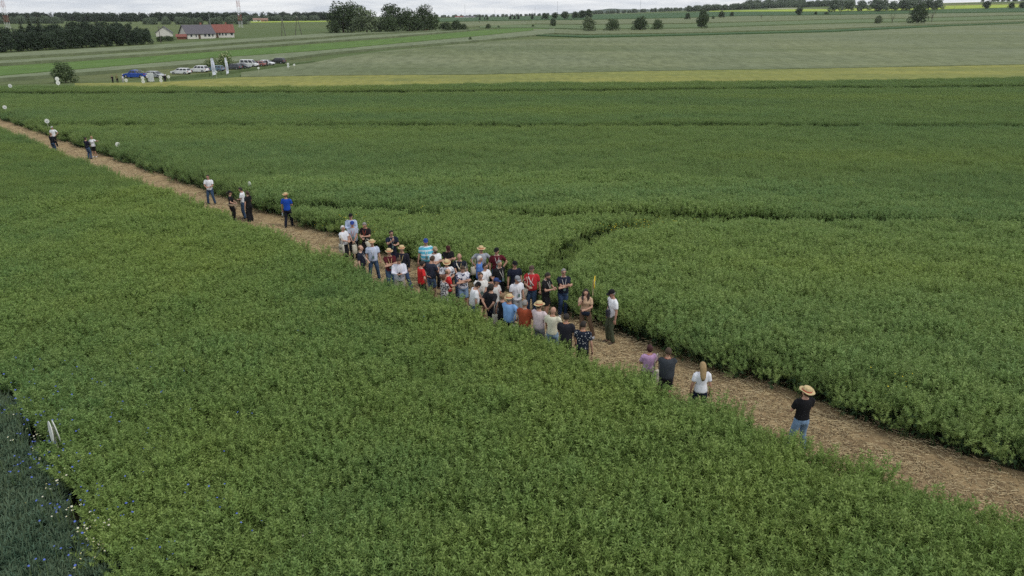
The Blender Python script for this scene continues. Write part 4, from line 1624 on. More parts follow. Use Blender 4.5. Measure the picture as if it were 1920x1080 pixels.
sign('round white plot sign above the rapeseed at the far left edge', 14, 201, 2.0, .44, R(20), margin=18.75)
sign('round white plot sign over the man in white at far left', 93, 227, 2.15, .45, R(15), margin=18.75)
sign('round white plot sign right of the pointing woman', 225, 271, 1.95, .40, R(50), margin=18.75)
sign('thin pale plot sign seen edge on beside the group of three', 474, 347, 2.1, .44, R(-48), margin=18.25)
sign('yellow plot sign seen edge on behind the woman speaking', 1110.5, 529, 2.15, .46, R(80), M_SIGNY, margin=18.5, post=plain('pale_wood', (.5, .42, .25), .8))
sign('white flat sign lying low at the left end of the rapeseed', 19, 161, 1.75, .62, R(5))
sign('stacked pair of white round signs beside the dark verge bush', 107, 148, 2.3, .72, R(55), n=2)
sign('round white sign left of the blue pickup', 236.5, 150.5, 1.6, .62, R(0))
sign('white double sign left of the white information board', 267.5, 146.5, 2.0, .66, R(0), n=2)
sign('stacked double sign right of the white information board', 301, 145, 2.2, .62, R(0), n=2)
sign('round cream sign right of the person in black by the cars', 316, 144, 1.9, .62, R(0))
sign('round sign between the two white flags', 405, 135, 1.9, .55, R(0))
sign('small round sign right of the second white flag', 484.5, 127.5, 1.9, .5, R(35))
sign('cluster sign of two discs at the right end of the trial plot', 540, 120, 2.2, .62, R(0), n=2)
sign('last small round sign right of the double disc', 551.5, 121.5, 2.0, .52, R(40))


def near_sign():
    """lower-left marker: two discs on one stake, seen nearly edge on"""
    p = at(101, 812, 1.3)
    o = thing('plot_sign', 'white double disc sign seen edge on among the cornflowers', 'sign', p, R(-48))
    m = MB()
    m.box((0, 0, .7), (.05, .03, 1.5))
    m.build('post', M_POLE, o)
    for s in (-1, 1):
        m = MB()
        m.lathe([(.001, -.008), (.25, -.008), (.26, 0), (.25, .008), (.001, .008)], 28)
        m.xf(Matrix.Translation((0, s * .05, 1.34)) @ Matrix.Rotation(math.pi / 2 + s * .07, 4, 'X'))
        m.build('disc', M_SIGN, o)


near_sign()
p = at(284, 154)
o = thing('information_board', 'tall white information board standing in front of the silver car', 'board', p, R(6))
m = MB()
m.box((0, 0, 1.0), (1.15, .12, 1.75))
bd = m.build('panel', M_SIGN, o)
for i in range(4):
    m = MB()
    m.box((-.4 + .27 * i, -.066, 1.05), (.1, .012, 1.4))
    m.build('print_column', M_PRINT, bd)
for s in (-1, 1):
    m = MB()
    m.box((s * .48, .02, .1), (.06, .3, .35))
    m.build('foot', M_TRIM, o)


# ------------------------------------------------------------------ people
SKINS = [(.42, .24, .17), (.46, .27, .19), (.38, .21, .15), (.50, .31, .23)]
M_SKIN = [plain('skin', c, .55, .3, .08, 14) for c in SKINS]
M_EYE = plain('eye', (.03, .025, .02), .3, .5)
M_LIP = plain('lips', (.30, .11, .09), .6)
HAIR = {'dark': (.022, .017, .014), 'brown': (.06, .038, .024), 'grey': (.22, .21, .20), 'white': (.55, .54, .52), 'red': (.05, .016, .016), 'auburn': (.10, .045, .025), 'blond': (.30, .21, .105), 'light': (.19, .12, .065)}
M_STRAW = plain('straw_hat', (.50, .39, .21), .85, .15, .18, 30)
M_BAND = plain('hat_band', (.38, .05, .04), .8)
M_SHOE = {'black': plain('shoe_black', (.02, .02, .02), .6), 'white': plain('shoe_white', (.55, .55, .55), .6), 'brown': plain('shoe_brown', (.07, .045, .03), .7)}
M_SOLE = plain('shoe_sole', (.3, .3, .29), .8)
M_BADGE = plain('badge_card', (.10, .16, .15), .5)
M_STRAPW = plain('strap_white', (.62, .60, .56), .8)
M_STRAPR = plain('strap_red', (.45, .10, .06), .8)
M_STRAPY = plain('strap_yellow', (.62, .50, .22), .8)
M_STRAPO = plain('strap_orange', (.60, .24, .08), .8)
STRAP = {'white': M_STRAPW, 'red': M_STRAPR, 'yellow': M_STRAPY, 'orange': M_STRAPO}
M_TOTE = plain('tote_canvas', (.56, .53, .44), .9, .1, .1)
M_INK = plain('black_ink', (.03, .035, .03), .8)
M_BLACKP = plain('black_plastic', (.018, .018, .02), .4, .5)
M_STRAPB = plain('strap_black', (.02, .02, .022), .8)
M_BELT = plain('belt_leather', (.03, .022, .018), .6)

# wrist target (right hand; x mirrored for the left), elbow direction, hand direction
ARMS = {
    'down': ((.27, .03, .88), (.5, -1, 0), (0, .1, -1)),
    'front': ((.06, .25, 1.10), (.8, -.4, -.6), (-.8, .35, .1)),
    'low': ((.05, .23, .95), (.9, -.3, -.2), (-.5, .3, -.7)),
    'crossA': ((-.12, .21, 1.24), (.8, .1, -.9), (-.9, .15, .3)),
    'crossB': ((-.09, .235, 1.17), (.8, .1, -.9), (-.9, -.1, .25)),
    'phone': ((.07, .30, 1.20), (.8, -.3, -.8), (-.35, .6, .5)),
    'raise': ((.08, .36, 1.42), (.7, .1, -1), (-.2, .4, .9)),
    'mic': ((.06, .2, 1.44), (.6, .1, -1), (-.3, -.1, .9)),
    'hip': ((.23, .04, 1.02), (1, -.35, 0), (-.6, .5, -.4)),
    'back': ((.07, -.19, 1.0), (.8, -.6, 0), (-.9, -.1, -.1)),
    'point': ((.66, .22, 1.42), (.3, -.4, -1), (.95, .3, .05)),
    'out': ((.36, .30, 1.12), (.5, -.6, -.6), (.5, .8, .1)),
    'carry': ((.30, .10, .95), (.6, -1, 0), (0, .2, -1)),
}


def ell(c, ax, ay, T, n=16, yo=0):
    return [T @ Vector((c[0] + ax * math.cos(2 * math.pi * k / n), c[1] + yo + ay * math.sin(2 * math.pi * k / n), c[2])) for k in range(n)]


def elbow(sh, wr, l1, l2, pole):
    d = wr - sh
    L = min(d.length, (l1 + l2) * .995)
    wr = sh + d.normalized() * L
    a = (l1 * l1 - l2 * l2 + L * L) / (2 * L)
    h = math.sqrt(max(0, l1 * l1 - a * a))
    u = d.normalized()
    p = pole - u * pole.dot(u)
    p = p.normalized() if p.length > 1e-4 else Vector((1, 0, 0))
    return sh + u * a + p * h, wr


def hand(mb, w, d, nrm, r0=.03):
    """palm and five unequal, slightly curled fingers from the wrist w along d"""
    d = d.normalized()
    nrm = (nrm - d * nrm.dot(d)).normalized()
    s = d.cross(nrm)
    pc = w + d * .05
    mb.tube([w - d * .02, w + d * .01, pc, w + d * .09], [.026, .03, .042, .036], 8, 0, (nrm, .55))
    for i, (o, L) in enumerate(((-.034, .062), (-.012, .076), (.012, .08), (.035, .066))):
        b = w + d * .085 + s * o
        k = b + d * L * .5 + s * o * .25 + nrm * .006
        e = k + d * L * .45 + nrm * .022
        mb.tube([b - d * .02, b, k, e, e + d * .006], [.010, .0105, .010, .0085, .004], 6)
    b = w + d * .03 - s * .034
    mb.tube([b, b + d * .03 - s * .03 + nrm * .012, b + d * .062 - s * .036 + nrm * .024], [.013, .012, .008], 6)


def person(label, pos, h, yaw, arms=('down', 'down'), top=None, legs='straight', bottom=('trousers', (.02, .02, .025)), hair=('short', 'brown'), hat=None, lanyard=None,
           skin=0, fat=0.0, lean=0.0, nod=0.0, turn=0.0, glasses=False, beard=None, woman=False, shoe='black', legmat='plain', extra=None, strap=None, belt=False, group=None):
    """+y is where the person faces; built at 1.78 m and scaled"""
    k = h / 1.78
    o = thing('person', label, 'person', pos, yaw, group, k)
    P0 = Vector((0, 0, .96))
    T = Matrix.Translation(P0) @ Matrix.Rotation(-lean, 4, 'X') @ Matrix.Translation(-P0)
    N0 = Vector((0, .0, 1.53))
    TH = T @ Matrix.Translation(N0) @ Matrix.Rotation(turn, 4, 'Z') @ Matrix.Rotation(-nod, 4, 'X') @ Matrix.Translation(-N0)
    I = Matrix.Identity(4)
    sw = .165 if woman else .19
    body, shirt, trs = MB(), MB(), MB()
    # legs
    if legs == 'apart':
        ank = [Vector((.2, .02, .08)), Vector((-.2, -.02, .08))]
    elif legs == 'walk':
        ank = [Vector((.1, .2, .08)), Vector((-.1, -.2, .1))]
    elif legs == 'side':
        ank = [Vector((.11, .02, .08)), Vector((-.34, .1, .08))]
    else:
        ank = [Vector((.11, .03, .08)), Vector((-.11, -.02, .08))]
    hips = [Vector((.095, 0, .93)), Vector((-.095, 0, .93))]
    knees = []
    for hp, an in zip(hips, ank):
        kn, an2 = elbow(hp, an, .43, .435, Vector((0, 1, 0)))
        knees.append(kn)
    for hp, kn, an in zip(hips, knees, ank):
        body.limb(hp, kn, .082, .054)
        body.tube([kn + Vector((0, 0, .03)), kn.lerp(an, .3) + Vector((0, -.015, 0)), kn.lerp(an, .75), an], [.053, .057, .04, .036], 9)
        body.tube([an + Vector((0, -.05, -.03)), an + Vector((0, .04, -.03)), an + Vector((0, .12, -.055))], [.035, .04, .025], 7)
    # torso
    fb = fat
    sec = [(.86, .15, .11, 0), (.95, .165 + fb * .5, .118 + fb * .6, fb * .2), (1.06, .15 + fb * .9, .105 + fb * 1.1, fb * .45), (1.16, .148 + fb * .9, .105 + fb, fb * .4),
           (1.30, sw - .015 + fb * .4, .112 + fb * .4, 0), (1.40, sw - .012 + fb * .2, .105 + fb * .2, -.005), (1.46, sw - .06, .085, -.01), (1.51, .07, .06, -.01)]
    if woman:
        sec[1] = (.95, .172 + fb * .5, .12, 0)
        sec[3] = (1.14, .128 + fb * .6, .095 + fb * .5, 0)
        sec[4] = (1.30, .155 + fb * .3, .128 + fb * .3, .02)
    body.rings([ell((0, yo, z), a * .95, b * .95, T, 14) for z, a, b, yo in sec])
    # head, neck, nose, ears
    body.tube([T @ Vector((0, -.01, 1.44)), TH @ Vector((0, 0, 1.52)), TH @ Vector((0, .01, 1.62))], [.062, .056, .055], 9)

    def skull(p):
        q = Vector(p)
        if q.z < 0:
            q.x *= 1 + .16 * q.z
            q.y *= 1 + .05 * q.z
        return q
    hb = MB()
    hb.ball((0, .015, 1.66), (.078, .098, .12), 16, 12, 0, skull)
    hb.ball((0, .07, 1.575), (.036, .032, .026), 8, 6)
    hb.tube([(0, .105, 1.675), (0, .122, 1.645), (0, .108, 1.633)], [.011, .017, .012], 6)
    for s in (-1, 1):
        hb.ball((s * .08, .005, 1.655), (.014, .024, .034), 8, 6)
        hb.ball((s * .028, .1, 1.69), (.022, .014, .009), 6, 4)
    hb.xf(TH)
    body.add(hb.v, hb.f)
    # arms
    wrists = []
    for s, nm in ((1, arms[0]), (-1, arms[1])):
        wt, pole, hd = ARMS[nm]
        mir = Vector((s, 1, 1))
        sh = T @ Vector((s * (sw + .012), -.005, 1.435))
        fwd = .6 * fb if nm in ('front', 'low', 'crossA', 'crossB', 'phone') else 0
        wr = T @ Vector((wt[0] * s + (s * fb if nm in ('down', 'hip') else 0), wt[1] + fwd * 1.6, wt[2]))
        pv = Vector((pole[0] * s, pole[1], pole[2]))
        el, wr = elbow(sh, wr, .295, .262, pv)
        body.limb(sh + Vector((-s * .022, 0, -.012)), el, .043, .038)
        body.tube([el + (sh - el) * .1, el, el.lerp(wr, .3), wr], [.036, .041, .042, .027], 9)
        hv = Vector((hd[0] * s, hd[1], hd[2]))
        hand(body, wr, hv.lerp((wr - el).normalized(), .45), Vector((-s * .3, -.4, .2)) if hd[2] < -.4 else Vector((0, -.6, -.5)))
        wrists.append((wr, hv))
        slv = top.get('sleeve', 'short')
        g = .017
        if slv == 'short':
            m = sh.lerp(el, .72)
            shirt.tube([sh + Vector((-s * .07, 0, .012)), sh + Vector((-s * .03, 0, .012)), sh + (el - sh) * .06, sh.lerp(el, .35), m], [.05, .07, .072, .066, .066], 12)
        elif slv == 'long':
            shirt.tube([sh + Vector((-s * .07, 0, .012)), sh + Vector((-s * .03, 0, .012)), sh + (el - sh) * .06, sh.lerp(el, .4), el, el.lerp(wr, .4), el.lerp(wr, .93)], [.05, .07, .07, .064, .06, .056, .042], 12)
    # shirt
    hem = top.get('hem', .90)
    g = .02
    ss = []
    for z, a, b, yo in [(hem, None, None, 0)] + [q for q in sec if q[0] > hem + .02 and q[0] < 1.5]:
        if a is None:
            a = float(np.interp(hem, [q[0] for q in sec], [q[1] for q in sec]))
            b = float(np.interp(hem, [q[0] for q in sec], [q[2] for q in sec]))
            yo = float(np.interp(hem, [q[0] for q in sec], [q[3] for q in sec]))
            a, b = a + .006, b + .006
        ss.append(ell((0, yo, z), a + g, b + g, T, 18))
    ss.append(ell((0, -.01, 1.492), .088, .072, T, 18))
    if top.get('sleeve') == 'none':
        ss = ss[:-1]
        ss.append(ell((0, -.01, 1.475), .1, .075, T, 18))
    shirt.rings(ss)
    # trousers / shorts / dress
    bk, bc = bottom[0], bottom[1]
    pel = [(.84, .155, .115), (.93, .168 + fb * .3, .125 + fb * .3), (1.0, .16 + fb * .5, .115 + fb * .5), (1.03, .155 + fb * .6, .11 + fb * .6)]
    if bk == 'dress':
        trs.rings([ell((0, 0, z), a, b, I, 18) for z, a, b in ((.38, .27, .22), (.6, .23, .19), (.84, .195, .15), (.98, .18, .14), (1.1, .15, .125))])
    else:
        trs.rings([ell((0, 0, z), a + .012, b + .012, I, 16) for z, a, b in pel])
        loose = .022 if bk == 'wide' else .012
        for hp, kn, an in zip(hips, knees, ank):
            if bk in ('trousers', 'wide'):
                w = .02 if bk == 'wide' else .0
                trs.tube([hp + Vector((0, 0, .06)), hp + Vector((0, 0, -.08)), hp.lerp(kn, .55), kn, kn.lerp(an, .45), an + Vector((0, .0, .0))],
                         [.09, .094 + loose, .08 + loose, .066 + loose + w, .062 + loose + w, .058 + loose + w * 1.5], 12)
            else:
                e = hp.lerp(kn, .92)
                trs.tube([hp + Vector((0, 0, .06)), hp + Vector((0, 0, -.08)), hp.lerp(kn, .5), e], [.09, .1, .094, .092], 12)
    bo = body.build('body', M_SKIN[skin % 4], o, True)
    rm = bo.modifiers.new('skin_surface', 'REMESH')
    rm.mode, rm.voxel_size, rm.use_smooth_shade = 'VOXEL', .0155, True
    so = shirt.build(top.get('name', 'shirt'), top['mat'], o, True)
    to = trs.build({'trousers': 'trousers', 'wide': 'trousers', 'shorts': 'shorts', 'dress': 'skirt'}[bk], cloth(bc, legmat) if not isinstance(bc, bpy.types.Material) else bc, o, True)
    for q, vx in ((so, .021), (to, .021)):
        rm = q.modifiers.new('cloth_surface', 'REMESH')
        rm.mode, rm.voxel_size, rm.use_smooth_shade = 'VOXEL', vx, True
        sm = q.modifiers.new('soften', 'SMOOTH')
        sm.factor, sm.iterations = .5, 3
    # shoes
    for an in ank:
        m = MB()
        rs = []
        for y, w, z1 in ((-.085, .022, .06), (-.06, .036, .1), (0, .04, .1), (.06, .045, .075), (.13, .044, .055), (.175, .022, .04)):
            rs.append([(w * math.cos(t), y, (z1 / 2) + (z1 / 2) * math.sin(t)) for t in np.linspace(0, 2 * math.pi, 10, endpoint=False)])
        m.rings(rs)
        sh_ = m.build('shoe', M_SHOE[shoe], o, True, loc=(an.x, an.y, an.z - .078), rot=(0, 0, -.15 if an.x > 0 else .15))
        m = MB()
        m.box((0, .045, .008), (.085, .25, .016))
        m.build('sole', M_SOLE, sh_)
    # eyes and mouth
    for s in (-1, 1):
        m = MB()
        m.ball((s * .031, .1, 1.668), (.013, .008, .008), 8, 6)
        m.xf(TH)
        m.build('eye', M_EYE, o, True)
    m = MB()
    m.ball((0, .103, 1.598), (.024, .008, .008), 8, 6)
    m.xf(TH)
    m.build('mouth', M_LIP, o, True)
    # hair
    if hair:
        style, hc = hair
        hm = plain('hair_' + hc, HAIR[hc], .7, .3, .25, 40)
        m = MB()
        m.ball((0, .008, 1.668), (.086, .104, .122), 18, 14)
        keep = []
        for f in m.f:
            c = sum((Vector(m.v[i]) for i in f), Vector()) / len(f) - Vector((0, .008, 1.668))
            x, y, z = c.x / .086, c.y / .104, c.z / .122
            ok = z > .25 + .42 * max(0, y) or (y < .12 and z > -.42) or (y < -.25 and z > -.62)
            if style == 'crop':
                ok = (z > .45 + .3 * max(0, y) or (y < -.1 and z > -.25))
            if style == 'fringe':
                ok = (y < .15 and -.45 < z < .45)
            if ok:
                keep.append(f)
        m.f, m.mi = keep, [0] * len(keep)
        if style == 'long':
            m.rings([[TH.inverted() @ TH @ Vector((a * math.cos(t), yy + b * math.sin(t), z)) for t in np.linspace(0, 2 * math.pi, 14, endpoint=False)]
                     for z, a, b, yy in ((1.72, .07, .05, -.05), (1.62, .08, .05, -.065), (1.5, .082, .045, -.085), (1.38, .068, .04, -.115), (1.30, .035, .025, -.125))])
        if style == 'mane':
            for s in (-1, 1):
                m.tube([(s * .07, .0, 1.70), (s * .09, .01, 1.6), (s * .1, .05, 1.48), (s * .085, .1, 1.36)], [.03, .04, .04, .015], 8)
            m.tube([(0, -.07, 1.68), (0, -.09, 1.55), (0, -.11, 1.42)], [.06, .07, .03], 8)
        if style == 'bun':
            m.ball((0, -.115, 1.72), .05, 10, 8)
        if style == 'tail':
            m.tube([(0, -.09, 1.72), (0, -.15, 1.68), (0, -.15, 1.55), (0, -.13, 1.46)], [.03, .034, .03, .01], 8)
        m.xf(TH)
        ho = m.build('hair', hm, o, True)
        sd = ho.modifiers.new('thick', 'SOLIDIFY')
        sd.thickness, sd.offset = .012, 0
    if beard:
        m = MB()
        m.ball((0, .05, 1.59), (.066, .062, .055), 12, 8)
        m.f = [f for f in m.f if sum(m.v[i][1] for i in f) / len(f) > .035 and sum(m.v[i][2] for i in f) / len(f) < 1.612]
        m.mi = [0] * len(m.f)
        m.xf(TH)
        bb = m.build('beard', plain('hair_' + beard, HAIR[beard], .7, .3, .25, 40), o, True)
        bb.modifiers.new('thick', 'SOLIDIFY').thickness = .014
    if glasses:
        m = MB()
        for s in (-1, 1):
            m.ball((s * .034, .108, 1.67), (.03, .012, .02), 10, 6)
            m.tube([(s * .062, .1, 1.674), (s * .084, .0, 1.67)], .005, 5)
        m.box((0, .114, 1.676), (.03, .008, .008))
        m.xf(TH)
        m.build('sunglasses', M_BLACKP, o, True)
    if hat:
        kind, hm = hat
        m = MB()
        if kind == 'straw':
            def curl(p, t, r):
                if r > .11:
                    p.z += .05 * (r - .11) / .1 * math.cos(2 * t) ** 2 * (1 if abs(math.cos(t)) > .7 else .3)
                p.y = p.y * 1.15 + .005
                return p
            m.lathe([(.001, 1.80), (.05, 1.806), (.082, 1.795), (.094, 1.75), (.099, 1.71), (.105, 1.702), (.14, 1.70), (.172, 1.695), (.174, 1.701), (.14, 1.708), (.105, 1.71)], 26, 0, curl)
        elif kind == 'trilby':
            def pinch(p, t, r):
                if r > .1:
                    p.z += .035 * (r - .1) / .06 * math.cos(t) ** 2
                p.y = p.y * 1.15 + .005
                return p
            m.lathe([(.001, 1.80), (.05, 1.808), (.08, 1.80), (.092, 1.76), (.098, 1.715), (.104, 1.708), (.135, 1.70), (.155, 1.702), (.155, 1.708), (.135, 1.708), (.104, 1.716)], 24, 0, pinch)
        else:
            m.lathe([(.001, 1.805), (.04, 1.80), (.075, 1.775), (.092, 1.735), (.094, 1.70), (.088, 1.696)], 20, 0, lambda p, t, r: Vector((p.x, p.y * 1.13 + .008, p.z)))
            rs = []
            for y, w, z in ((.06, .085, 1.705), (.12, .082, 1.70), (.165, .066, 1.69), (.19, .03, 1.684)):
                rs.append([(-w, y, z), (-w * .5, y + .008, z + .01), (w * .5, y + .008, z + .01), (w, y, z), (w * .5, y + .008, z + .003), (-w * .5, y + .008, z + .003)])
            m.rings(rs)
        if kind == 'straw':
            br = random.uniform(.84, 1.02)
            m.v = [(x * br, y * br, z) if math.hypot(x, y) > .12 else (x, y, z) for x, y, z in m.v]
        m.xf(TH)
        ht = m.build('hat' if kind != 'cap' else 'cap', hm, o, True)
        if kind != 'cap':
            m = MB()
            m.lathe([(.1015, 1.708), (.1, 1.735), (.097, 1.735), (.0985, 1.708)], 24, 0, lambda p, t, r: Vector((p.x, p.y * 1.15 + .005, p.z)))
            m.xf(TH)
            m.build('hat_band', M_BAND, ht, True)
    if lanyard:
        m = MB()
        y1 = .135 + fb * .5
        for s in (-1, 1):
            pts = [(s * .02, -.085, 1.5), (s * .07, -.05, 1.512), (s * .085, .02, 1.495), (s * .07, .1, 1.42), (s * .04, y1 + .012, 1.28), (s * .005, y1 + .03 + fb * .9, 1.16)]
            m.tube([T @ Vector(q) for q in pts], .0075, 5)
        lo = m.build('lanyard', STRAP[lanyard], o, True)
        m = MB()
        m.box((0, y1 + .03 + fb * .95, 1.09), (.085, .008, .12))
        m.xf(T)
        m.build('badge', M_BADGE, lo)
    if strap:
        m = MB()
        pts = [(-.1, .135 + fb, 1.12), (0, .145 + fb * .8, 1.25), (.09, .125, 1.38), (.115, 0, 1.5), (.09, -.125, 1.36), (-.02, -.13 - fb * .5, 1.16), (-.14, -.06, 1.02)]
        m.tube([T @ Vector(q) for q in pts], .016, 6)
        m.build('shoulder_strap', strap, o, True)
    if belt:
        m = MB()
        m.rings([ell((0, 0, z), .182 + fb * .5, .138 + fb * .5, I, 18) for z in (.985, 1.02)])
        m.build('belt', M_BELT, to, True)
    if extra:
        extra(o, so, to)
    Wm = Matrix.Translation(pos) @ Matrix.Rotation(yaw, 4, 'Z') @ Matrix.Scale(k, 4)
    return dict(o=o, W=Wm, wr=[Wm @ w for w, _ in wrists], T=T, k=k, yaw=yaw)


def shirt_(c, pattern='plain', c2=None, **kw):
    d = dict(mat=cloth(c, pattern, c2))
    d.update(kw)
    return d


def at_head(x, y, h):
    """where a person of height h stands whose head top is at the picture point"""
    return at(x, y, h)


DENIM, LDENIM, BLACKC, GREYC, KHAKI, OLIVE = (.035, .065, .12), (.16, .25, .38), (.012, .012, .014), (.22, .23, .24), (.17, .11, .07), (.075, .09, .055)
NAVY, WHITEC, LBLUE, MAROON, REDC = (.014, .018, .032), (.74, .75, .78), (.42, .50, .66), (.085, .015, .02), (.50, .025, .025)
CAPB, CAPBL = cloth((.012, .012, .014)), cloth((.03, .06, .25))
ST = ('straw', M_STRAW)
TR = ('trilby', M_STRAW)
PPL = {}


def pp(n, x, y, h, face, label, **kw):
    yaw = R(face)
    PPL[n] = person(label, at_head(x, y, h), h, yaw, **kw)


J = dict(bottom=('trousers', DENIM), legmat='denim')
# facing: 0 = away from the camera, 180 = towards it, -90 = right, 90 = left
pp(1, 657, 401, 1.78, 185, 'man in light blue shirt and black cap standing at the back by the crop', top=shirt_(LBLUE, sleeve='long'), arms=('front', 'front'), hat=('cap', CAPB), **J)
pp(2, 660, 415, 1.80, 190, 'man in grey blue short sleeved shirt and blue cap with hands clasped', top=shirt_((.33, .37, .45), 'check', (.42, .46, .55)), arms=('low', 'low'), hat=('cap', CAPBL), hair=('short', 'grey'), lanyard='red', fat=.03, belt=True)
pp(3, 642, 423, 1.72, -120, 'white haired man in white checked shirt with a lettered tote bag', top=shirt_(WHITEC, 'check', (.5, .53, .62)), arms=('front', 'front'), hair=('short', 'white'), fat=.03)
pp(4, 684, 416, 1.78, 165, 'grey haired man in black polo shirt and red lanyard holding a white bag', top=shirt_((.02, .014, .016)), arms=('front', 'phone'), hair=('short', 'grey'), lanyard='red', nod=.35, fat=.02)
pp(5, 675, 460, 1.76, -95, 'balding man in navy polo shirt half hidden by the near crop', top=shirt_(NAVY), arms=('down', 'front'), hair=('fringe', 'auburn'), lanyard='white', fat=.03, skin=3)
pp(6, 697, 450, 1.76, 195, 'man in pale blue tee and straw trilby standing with legs apart', top=shirt_((.50, .56, .70)), arms=('down', 'down'), hat=TR, lanyard='white', legs='apart', belt=True, fat=.02, **J)
pp(7, 729, 467, 1.77, 200, 'man in maroon polo and straw hat behind the man looking at his phone', top=shirt_(MAROON), arms=('crossA', 'crossB'), hat=ST, lanyard='yellow', **J)
pp(8, 733, 432, 1.78, -155, 'man in navy tee and sunglasses holding up a phone by the crop', top=shirt_((.012, .018, .035)), arms=('raise', 'phone'), hair=('short', 'dark'), glasses=True, lanyard='white', nod=.1, bottom=('trousers', (.015, .018, .035)))
pp(9, 753, 461, 1.80, 170, 'man in dark navy shirt with straw hat and one leg stretched to the side', top=shirt_((.02, .02, .03), sleeve='long'), arms=('low', 'down'), hat=ST, lanyard='yellow', legs='side', bottom=('trousers', (.03, .055, .12)), legmat='denim')
pp(10, 747, 481, 1.78, 190, 'man in white long sleeved shirt and beige shorts looking down at a phone', top=shirt_((.62, .62, .70), sleeve='long', hem=.84), arms=('phone', 'phone'), hair=('short', 'brown'), nod=.55, bottom=('shorts', (.42, .38, .31)), lanyard='white', fat=.03, legs='apart', shoe='white')
pp(11, 798, 448, 1.86, 190, 'heavy man in turquoise and white tie dye tee and blue cap', top=shirt_((.12, .50, .66), 'stripe', (.62, .74, .80)), arms=('down', 'down'), hat=('cap', CAPBL), hair=('short', 'grey'), lanyard='white', fat=.055)
pp(12, 815, 463, 1.78, -150, 'bearded man in white polo and beige cap with arms crossed', top=shirt_(WHITEC), arms=('crossA', 'crossB'), hat=('cap', cloth((.34, .27, .17))), beard='dark', glasses=True, hair=('crop', 'dark'), fat=.02)
pp(13, 839, 459, 1.76, -160, 'man in black tee and dark red cap looking down with arms crossed', top=shirt_(BLACKC), arms=('crossA', 'crossB'), hat=('cap', cloth((.06, .02, .02))), hair=('crop', 'dark'), nod=.5, fat=.02)
pp(14, 789, 489, 1.78, -60, 'man in bright red tee and dark hair with a hand on his hip', top=shirt_(REDC), arms=('hip', 'front'), hair=('short', 'dark'), nod=.4, lanyard='white', fat=.025)
pp(15, 806, 480, 1.78, -40, 'man in dark slate tee and denim shorts bending over a phone', top=shirt_((.035, .042, .065)), arms=('phone', 'phone'), hair=('short', 'brown'), nod=.45, lean=.08, bottom=('shorts', (.10, .16, .26)), legmat='denim', fat=.02)
pp(16, 837, 487, 1.76, -170, 'person in straw hat and white patterned shirt with dark rucksack straps', top=shirt_(WHITEC, 'leafprint', (.10, .11, .14)), arms=('front', 'front'), hat=ST, strap=cloth((.02, .025, .04)), nod=.3)
pp(17, 839, 504, 1.68, -75, 'bald man in red tee close behind the woman in the floral dress', top=shirt_((.52, .03, .03)), arms=('front', 'down'), hair=('fringe', 'light'), skin=3, fat=.03)
pp(18, 832, 515, 1.64, -55, 'woman with auburn hair in black and white floral dress', top=shirt_((.5, .48, .48), 'floral', (.03, .03, .04), name='bodice'), arms=('crossA', 'crossB'), hair=('bun', 'auburn'), woman=True, bottom=('dress', cloth((.5, .48, .48), 'floral', (.03, .03, .04))), fat=.02)
pp(19, 861, 475, 1.84, 180, 'bald man in dark polo with yellow lanyard and a white bag strap', top=shirt_((.016, .02, .03)), arms=('low', 'down'), hair=None, lanyard='yellow', strap=M_STRAPW, **J)
pp(20, 867, 496, 1.80, 190, 'man in white and navy leaf print tee and denim shorts with head bowed', top=shirt_((.66, .66, .72), 'leafprint', (.05, .06, .12)), arms=('crossA', 'crossB'), hair=('short', 'brown'), nod=.55, bottom=('shorts', (.14, .21, .32)), legmat='denim')
pp(21, 902, 462, 1.80, 190, 'man in grey checked shirt and straw hat with his hands on hips', top=shirt_((.30, .33, .38), 'check', (.42, .45, .50)), arms=('hip', 'hip'), hat=ST, hair=('short', 'grey'), glasses=True, fat=.02)
pp(22, 899, 480, 1.76, -95, 'grey haired man in bright blue polo shirt seen from the side', top=shirt_((.09, .19, .48)), arms=('down', 'front'), hair=('short', 'white'), fat=.03)
pp(23, 931, 465, 1.84, -170, 'man in maroon tee and black cap with white lanyard by the crop', top=shirt_((.10, .014, .022)), arms=('down', 'hip'), hat=('cap', CAPB), lanyard='white', turn=-.4, **J)
pp(24, 909, 494, 1.76, -125, 'dark haired man in white polo and sunglasses holding his hands up', top=shirt_(WHITEC), arms=('front', 'phone'), hair=('short', 'dark'), glasses=True, lanyard='white')
pp(25, 936, 488, 1.80, -140, 'grey haired man in black tee and black shorts with pale lanyard', top=shirt_(BLACKC), arms=('down', 'back'), hair=('short', 'grey'), lanyard='white', bottom=('shorts', BLACKC), fat=.04)
pp(26, 901, 511, 1.78, -165, 'man in off white tee and black shorts with hands clasped low', top=shirt_((.66, .65, .62)), arms=('low', 'low'), hair=('short', 'brown'), lanyard='white', bottom=('shorts', BLACKC), fat=.025)
pp(27, 887, 528, 1.72, -70, 'stout man in white tee and black cap bowing his head', top=shirt_(WHITEC), arms=('down', 'front'), hat=('cap', CAPB), nod=.6, lean=.12, fat=.05, bottom=('trousers', (.09, .16, .30)), legmat='denim', hair=('short', 'dark'))
pp(28, 930, 522, 1.76, -110, 'man in pale grey tee and blue cap facing right', top=shirt_((.55, .55, .54)), arms=('down', 'front'), hat=('cap', cloth((.03, .05, .15))), lanyard='red', **J)
pp(29, 921, 533, 1.80, -40, 'man in black tee seen from behind with hands behind his back', top=shirt_((.015, .015, .02)), arms=('back', 'back'), hair=('short', 'dark'), bottom=('trousers', (.02, .025, .045)))
pp(30, 942, 550, 1.66, -30, 'woman in black sleeveless top with her hair pinned up', top=shirt_(BLACKC, sleeve='none'), arms=('front', 'down'), hair=('bun', 'light'), woman=True)
